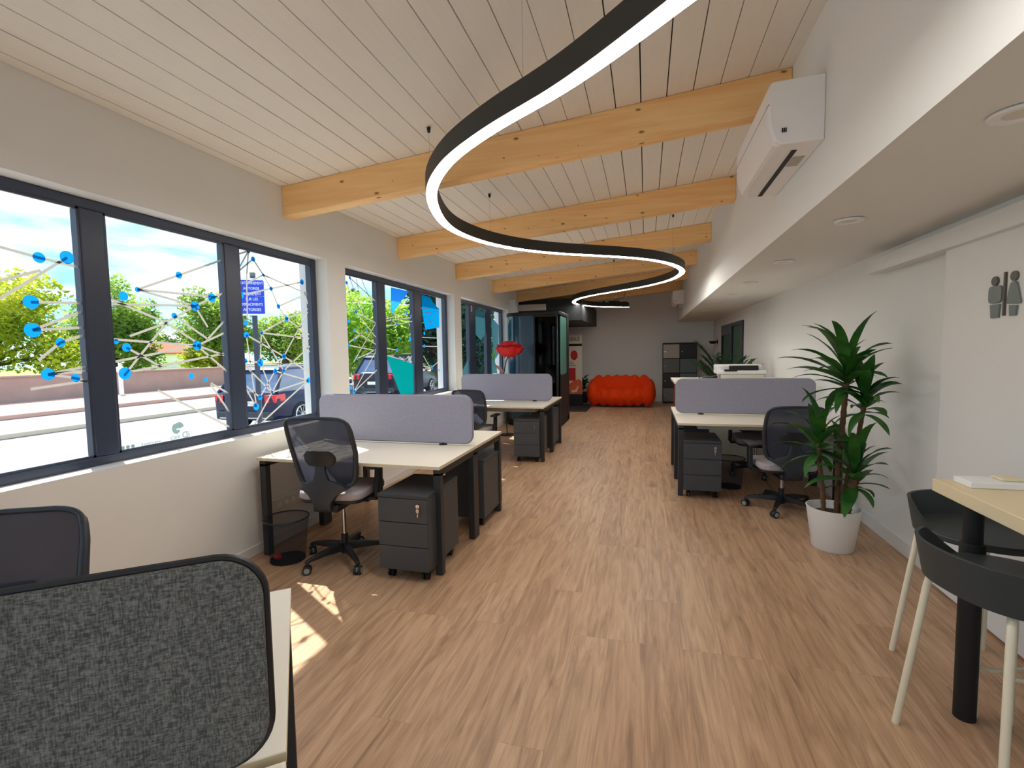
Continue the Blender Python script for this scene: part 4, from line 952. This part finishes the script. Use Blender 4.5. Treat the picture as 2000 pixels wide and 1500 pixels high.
for i in range(2):
    for j in range(4):
        x0 = -.42+i*.43; z0 = .05+j*.39
        o = MB().box(x0, x0+.41, -.238, -.221, z0, z0+.365).build('door', M[cols[i][j]], lk, bevel=.002)
        lab(o, {'locker_m': 'mid grey door', 'locker_d': 'near-black door', 'locker_l': 'pale grey door', 'locker_b': 'blue-grey door'}[cols[i][j]])
        MB().cyl((x0+.05, -.238, z0+.17), (x0+.05, -.25, z0+.17), .014, n=14).build('lock', M['chrome'], o)
# ------------------------------------------------------------------ outside
GZ = -.3
struct(MB().box(-90, -3.1, -30, 120, GZ-.3, GZ).box(-3.1, 30, -30, -2.8, GZ-.3, GZ).build('parking_ground', M['asphalt'], smooth=0))
struct(MB().box(-14.1, -13.75, -30, 90, GZ, GZ+.12).build('kerb_near', M['kerb'], bevel=.02))
struct(MB().box(-22.9, -18.1, -30, 90, GZ, GZ+.14).build('sidewalk', M['sidewalk'], bevel=.02))
struct(MB().box(-23.3, -22.9, -30, 90, GZ, .80).box(-23.36, -22.84, -30, 90, .80, .86).build('garden_wall', M['garden_wall'], smooth=0))
struct(MB().box(-90, -23.4, -30, 120, GZ, GZ+.3).build('lawn', M['grass'], smooth=0))
bl = tag(MB().lathe([(.0005, 0), (.09, 0), (.08, .95), (.11, 1.0), (.16, 1.12), (.14, 1.22), (.0005, 1.25)], 18).build('bollard', M['sign_white'], smooth=40, loc=(-22.2, 16.0, GZ+.14)), 'white round-topped post on the pavement before the low wall', 'post')

def make_car(label, paint, L=4.4, wide=.9, h=1.52, rails=True, plate=None):
    t = thing('car', label, 'car'); P = M[paint]
    def sec(y, w, zb, zs, sh=.06):
        return [(-w*.85, y, zb), (w*.85, y, zb), (w*.985, y, zb+.12), (w, y, (zb+zs)/2+.05), (w-.02, y, zs-.13), (w-sh, y, zs-.02), (w*.5, y, zs+.015), (-w*.5, y, zs+.015), (-w+sh, y, zs-.02), (-w+.02, y, zs-.13), (-w, y, (zb+zs)/2+.05), (-w*.985, y, zb+.12)]
    w = wide; hb = h*.62
    MB().rings([sec(0, w*.84, .36, hb-.06), sec(.06, w*.93, .28, hb), sec(.3, w*.99, .24, hb+.02), sec(1.0, w, .2, hb+.01), sec(2.6, w, .2, hb-.01), sec(3.3, w*.99, .22, hb-.06), sec(4.0, w*.95, .24, hb-.14), sec(L-.08, w*.86, .3, hb-.25), sec(L, w*.76, .38, hb-.32)]).build('body', P, t, smooth=50, bevel=.02)
    a = [(-w*.86, .12), (w*.86, .12), (w*.88, 3.1), (-w*.88, 3.1)]; r_ = [(-w*.66, .55), (w*.66, .55), (w*.68, 2.25), (-w*.68, 2.25)]
    q = lambda R, z: [(x, y, z) for x, y in R]
    MB().hexa(q(a, hb-.02), q(r_, h-.06)).build('windows', M['carglass'], t, smooth=0)
    rf = [(-w*.68, .42), (w*.68, .42), (w*.70, 2.3), (-w*.70, 2.3)]; rf2 = [(-w*.58, .6), (w*.58, .6), (w*.6, 2.1), (-w*.6, 2.1)]
    MB().hexa(q(rf, h-.075), q(rf2, h)).build('roof', P, t, smooth=60, bevel=.02)
    for sx in (-1, 1):
        for (ax, ay), (bx_, by) in (((w*.87, .1), (w*.675, .53)), ((w*.885, 1.55), (w*.69, 1.45)), ((w*.89, 3.12), (w*.69, 2.27))):
            MB().tube([(sx*ax, ay, hb-.02), (sx*bx_, by, h-.06)], .042, 8).build('pillar', P, t)
        MB().hexa([(sx*w*.62, -.015, hb-.24), (sx*w*.9, .02, hb-.24), (sx*w*.985, .27, hb-.2), (sx*w*.7, .05, hb-.2)], [(sx*w*.6, -.012, hb-.06), (sx*w*.9, .02, hb-.06), (sx*w*.97, .30, hb-.04), (sx*w*.7, .05, hb-.06)]).build('tail_lamp', M['taillamp'], t, smooth=30, bevel=.01)
        MB().box(sx*w*.62-.08, sx*w*.62+.08, -.01, .03, .42, .47).build('reflector', M['taillamp'], t, bevel=.006)
        if rails: MB().tube([(sx*w*.6, .55, h-.01), (sx*w*.62, .75, h+.05), (sx*w*.63, 2.0, h+.05), (sx*w*.62, 2.2, h-.01)], .016, 8).build('roof_rail', M['chrome'], t)
        MB().ell((sx*(w+.1), 2.85, hb+.08), .1, .06, .07, 12, 8).build('mirror', P, t)
        for y in (.82, 3.45):
            o = MB().cyl((sx*(w-.2), y, .33), (sx*(w+.012), y, .33), .33, n=32).build('wheel', M['tyre'], t, bevel=.02)
            d = MB(); d.cyl((sx*(w+.005), y, .33), (sx*(w+.02), y, .33), .06, n=16)
            for k in range(10):
                c, s_ = math.cos(2*PI*k/10), math.sin(2*PI*k/10)
                d.tube([(sx*(w+.016), y+.05*c, .33+.05*s_), (sx*(w+.012), y+.225*c, .33+.225*s_)], .014, 6)
            d.tube([(sx*(w+.014), y+.232*math.cos(2*PI*k/28), .33+.232*math.sin(2*PI*k/28)) for k in range(28)], .016, 6, closed=True)
            d.build('rim', M['chrome'], o)
    MB().box(-w*.82, w*.82, -.05, .12, .3, .5).build('bumper', M['plastic_slate'], t, bevel=.04)
    MB().box(-w*.7, w*.7, -.058, -.03, .33, .36).build('bumper_trim', M['chrome'], t, bevel=.006)
    pl_ = MB().box(-.26, .26, -.03, .02, .62, .73).build('number_plate', M['sign_white'], t, bevel=.003)
    if plate: text('lettering', plate, M['ink'], pl_, .1, frame((.1, -.031, .675), (1, 0, 0), (0, 0, 1)), .001)
    return t
c1 = make_car('dark blue car parked outside, its tail behind the large window', 'carpaint', 4.3, .9, 1.5, True, 'UF')
c1.location = (-8.9, 9.1, GZ); c1.rotation_euler.z = math.radians(3)
c2 = make_car('black off-road car parked outside behind the middle window', 'carpaint2', 4.6, .94, 1.7, True)
c2.location = (-9.7, 16.0, GZ); c2.rotation_euler.z = math.radians(4)

sg = thing('parking_sign', 'blue parking sign with white lettering on a dark post outside the large window', 'sign', (-5.05, 5.42, GZ))
MB().box(-.028, .028, -.028, .028, 0, 2.84).build('post', M['anthracite'], sg, bevel=.004)
MB().box(-.03, .03, -.03, .03, 2.83, 2.88).build('post_cap', M['locker_m'], sg, bevel=.004)
pn = MB().prism(rrect(-.19, .16, 2.31, 2.8, .03), lambda u, v, k: (u, -.035-.006*k, v)).build('plate', M['sign_white'], sg, smooth=30)
MB().prism(rrect(-.168, .138, 2.332, 2.775, .015), lambda u, v, k: (u, -.0412-.0012*k, v)).build('blue_field', M['sign_blue'], pn, smooth=0)
for k, s_ in enumerate(('STATIONNEMENT', 'AUTORISE', 'UNIQUEMENT', 'SUR LES', 'EMPLACEMENTS', 'AUTORISES')):
    text('lettering', s_, M['sign_white'], pn, .05, frame((-.015, -.0428, 2.735-.07*k), (1, 0, 0), (0, 0, 1)), .0008, sx=.72 if len(s_) > 9 else .85)
sg.rotation_euler.z = math.radians(30)

# ---- trees: each a trunk and a crown of leaf blades
def make_tree(label, name, loc, th, tr_, blobs, mat, n, size, seed, grp='trees beyond the road'):
    t = thing(name, label, 'tree', loc, 0, grp); rs = random.Random(seed)
    top = max(b_[2] for b_ in blobs)
    b = MB().tube([(0, 0, -.1), (.05*th*.1, 0, th*.5), (0, .02*th, th), (0, 0, top)], [tr_*1.25, tr_, tr_*.8, tr_*.3], 10)
    for bx_, by, bz, r_ in blobs: b.tube([(0, 0, th*.8), (bx_*.5, by*.5, (th*.8+bz)/2+.2), (bx_, by, bz)], [tr_*.5, tr_*.35, tr_*.12], 6)
    b.build('trunk', M['trunk'], t, smooth=60)
    vol = sum(r_**2 for *_, r_ in blobs); vs = []; fs = []
    for bx_, by, bz, r_ in blobs:
        for _ in range(int(n*r_*r_/vol)):
            while True:
                d = Vector((rs.uniform(-1, 1), rs.uniform(-1, 1), rs.uniform(-1, 1)))
                if .15 < d.length < 1: break
            d = d.normalized()*(rs.random()**.4)
            wob = 1+.22*noise.noise(d*2.2+Vector((seed, bx_, bz)))
            c = Vector((bx_, by, bz))+Vector((d.x, d.y, d.z*.85))*r_*wob
            e1 = Vector((rs.uniform(-1, 1), rs.uniform(-1, 1), rs.uniform(-.7, .7))).normalized(); e2 = e1.cross(Vector((rs.uniform(-1, 1), rs.uniform(-1, 1), rs.uniform(-1, 1)))).normalized()
            s_ = size*rs.uniform(.6, 1.3); o = len(vs)
            vs += [c-e1*s_, c-e2*s_*.42+e1*s_*.1, c+e1*s_, c+e2*s_*.42+e1*s_*.1]; fs.append((o, o+1, o+2, o+3))
    MB().add(vs, fs).build('crown', M[mat], t, smooth=0, fix=False)
    return t
def blob(n, rx, ry, z0, z1, r, seed):
    rs = random.Random(seed); return [(rs.uniform(-rx, rx), rs.uniform(-ry, ry), rs.uniform(z0, z1), r*rs.uniform(.75, 1.2)) for _ in range(n)]
GB = GZ+.3
make_tree('broad sunlit yellow-green tree at the far left of the large window', 'broadleaf_tree', (-35.5, 18.5, GB), 1.4, .3, blob(13, 3.0, 3.0, .9, 5.4, 1.9, 1), 'lv_yellow', 13000, .17, 1)
make_tree('tall rounded tree at the left of the middle pane of the large window', 'broadleaf_tree', (-34.5, 24.4, GB), 1.6, .3, blob(11, 1.35, 1.35, .9, 5.2, 1.6, 2)+[(0, 0, 6.1, 1.3)], 'lv_mid', 11000, .17, 2)
make_tree('spreading dark green tree behind the small white house', 'broadleaf_tree', (-66, 56.5, GB), 1.6, .35, blob(12, 6.5, 6.5, 1.2, 3.6, 2.6, 3), 'lv_dark', 9000, .3, 3)
make_tree('low yellow-green tree just right of the small white house', 'broadleaf_tree', (-31.5, 29.6, GB), .9, .2, blob(7, 1.2, 1.2, .7, 2.6, 1.0, 4), 'lv_yellow', 4500, .14, 4)
make_tree('tall airy tree behind the dark blue car', 'broadleaf_tree', (-29.3, 28.2, GB), 1.6, .25, blob(9, 1.5, 1.5, 2.6, 5.2, 1.2, 5), 'lv_mid', 7000, .15, 5)
make_tree('green tree right of the parking sign', 'broadleaf_tree', (-25.6, 30.2, GB), 1.4, .25, blob(11, 2.3, 2.3, .8, 4.0, 1.4, 6), 'lv_mid', 9000, .16, 6)
make_tree('slim tall conifer at the left of the middle window', 'conifer', (-22.0, 33.8, GZ), 2.0, .2, [(0, 0, z, r) for z, r in ((2, 1.3), (3.2, 1.2), (4.4, 1.0), (5.4, .75), (6.4, .5))], 'lv_pine', 5000, .15, 7)
make_tree('rust-leaved small tree beside the white gate', 'broadleaf_tree', (-24.5, 38.5, GB), 1.6, .15, blob(5, 1.1, 1.1, 2.2, 3.4, .8, 8), 'lv_rust', 2600, .15, 8)
make_tree('bright green tree filling the middle window behind the black car', 'broadleaf_tree', (-14.6, 26.0, GZ), 1.2, .25, blob(16, 2.5, 2.4, 1.0, 5.0, 1.5, 9), 'lv_bright', 15000, .16, 9)
make_tree('dark pine at the right of the middle window', 'conifer', (-10.6, 23.4, GZ), 2.0, .22, [(0, 0, z, r) for z, r in ((2.0, 1.1), (3.2, 1.3), (4.6, 1.4), (6.0, 1.3), (7.4, 1.0), (8.6, .6))], 'lv_pine', 9000, .15, 10)
make_tree('bushy tree low behind the far window', 'broadleaf_tree', (-10.4, 29.0, GZ), 1.0, .2, blob(9, 2.4, 2.2, .9, 3.0, 1.4, 11), 'lv_bright', 8000, .16, 11)
make_tree('dark pine filling the far window', 'conifer', (-7.2, 20.0, GZ), 1.8, .22, [(0, 0, z, r) for z, r in ((1.3, .9), (2.4, 1.2), (3.4, 1.4), (4.6, 1.5), (5.8, 1.3), (7.2, .9))], 'lv_pine', 10000, .14, 12)
# palm just outside the large window, only leaf tips reach into the frame
pm = thing('palm_tree', 'palm outside at the far left edge of the large window', 'tree', (-6.4, 2.75, GZ), 0, 'trees beyond the road'); rs = random.Random(21)
MB().tube([(0, 0, -.05), (.05, 0, 1.2), (0, 0, 2.5)], [.17, .13, .12], 12).build('trunk', M['trunk'], pm)
for k in range(16):
    b = MB(); az = k*2.4; el = rs.uniform(-.3, 1.2)
    for j in range(15): blade(b, (0, 0, 2.5), az+(j-7)*.11, el+.1*math.cos(j), .75*rs.uniform(.8, 1.1), .018, .5, rs, .3, 5)
    b.build('frond', M['lv_dark'], pm, smooth=0, fix=False)

# house beyond the wall
hs = thing('house', 'small white gabled house with tiled roof beyond the low wall', 'house', (-57, 46.3, 0), math.radians(-45))
MB().prism([(-1.6, 0), (1.6, 0), (1.6, 2.0), (0, 3.0), (-1.6, 2.0)], lambda u, v, k: (u, -3+6*k, v)).build('walls', M['render'], hs, smooth=0)
for s_ in (-1, 1): MB().hexa([(s_*1.9, -3.2, 1.8), (s_*1.9, 3.2, 1.8), (0, 3.2, 3.0), (0, -3.2, 3.0)], [(s_*1.9, -3.2, 1.95), (s_*1.9, 3.2, 1.95), (0, 3.2, 3.18), (0, -3.2, 3.18)]).build('roof', M['tile'], hs, smooth=0)
MB().box(-.3, .3, -3.06, -2.98, .4, 2.1).build('window', M['carglass'], hs, smooth=0)
# gate pillar of the white property seen through the middle window
gp = thing('garden_gate', 'white garden gate seen behind the middle window, left of the black car', 'gate', (-20.2, 30.6, GZ), math.radians(0))
for x in (-1.3, 1.3): MB().box(x-.2, x+.2, -.2, .2, 0, 2.1).build('pillar', M['render'], gp, bevel=.02)
for k in range(8): MB().box(-1.02+k*.27, -.92+k*.27, -.03, .03, .1, 1.9).build('bar', M['sign_white'], gp, smooth=0)
b = MB().box(-1.1, 1.1, -.04, .04, .25, .35).box(-1.1, 1.1, -.04, .04, 1.65, 1.75); b.build('rail', M['sign_white'], gp, smooth=0)
# overhead cable
b = MB().tube([(-20, -6, 9.2), (-20, 6, 8.6), (-20, 20, 8.7), (-20, 40, 9.6)], .03, 6)
tag(b.build('overhead_cable', M['black']), 'thin overhead cable crossing the sky at the far left', 'cable')

# ------------------------------------------------------------------ light
sun = bpy.data.lights.new('sun', 'SUN'); sun.energy = 6; sun.angle = math.radians(.6); sun.color = (1, .93, .82)
so_ = bpy.data.objects.new('sun', sun); C.objects.link(so_)
so_.rotation_euler = Vector((.65, -.38, -1.0)).to_track_quat('-Z', 'Y').to_euler()
wd = bpy.data.worlds.new('sky'); S.world = wd; wd.use_nodes = True; t = wd.node_tree; t.nodes.clear()
N = lambda k: t.nodes.new(k)
out = N('ShaderNodeOutputWorld'); bg = N('ShaderNodeBackground'); t.links.new(bg.outputs[0], out.inputs[0])
tc = N('ShaderNodeTexCoord'); sx = N('ShaderNodeSeparateXYZ'); t.links.new(tc.outputs['Generated'], sx.inputs[0])
rp = N('ShaderNodeValToRGB'); e = rp.color_ramp.elements
e[0].position = 0; e[0].color = (.36, .62, .80, 1); e[1].position = .45; e[1].color = (.18, .42, .82, 1)
e2 = e.new(.12); e2.color = (.24, .50, .76, 1)
t.links.new(sx.outputs['Z'], rp.inputs[0])
mp = N('ShaderNodeMapping'); mp.inputs['Scale'].default_value = (1.2, 1.2, 5); t.links.new(tc.outputs['Generated'], mp.inputs[0])
ns = N('ShaderNodeTexNoise'); ns.inputs['Scale'].default_value = 2.2; ns.inputs['Detail'].default_value = 6; ns.inputs['Roughness'].default_value = .55
t.links.new(mp.outputs[0], ns.inputs['Vector'])
cr_ = N('ShaderNodeValToRGB'); ce = cr_.color_ramp.elements; ce[0].position = .40; ce[0].color = (0, 0, 0, 1); ce[1].position = .60; ce[1].color = (1, 1, 1, 1)
t.links.new(ns.outputs[0], cr_.inputs[0])
mx = N('ShaderNodeMix'); mx.data_type = 'RGBA'; mx.inputs[7].default_value = (.86, .90, .92, 1)
t.links.new(cr_.outputs[0], mx.inputs[0]); t.links.new(rp.outputs[0], mx.inputs[6]); t.links.new(mx.outputs[2], bg.inputs[0])
bg.inputs[1].default_value = 1.15
S.view_settings.view_transform = 'Standard'; S.view_settings.look = 'None'; S.view_settings.exposure = .95; S.view_settings.gamma = 1
S.view_settings.use_curve_mapping = False
S.cycles.max_bounces = 12; S.cycles.diffuse_bounces = 6; S.cycles.transparent_max_bounces = 24; S.cycles.sample_clamp_indirect = 8
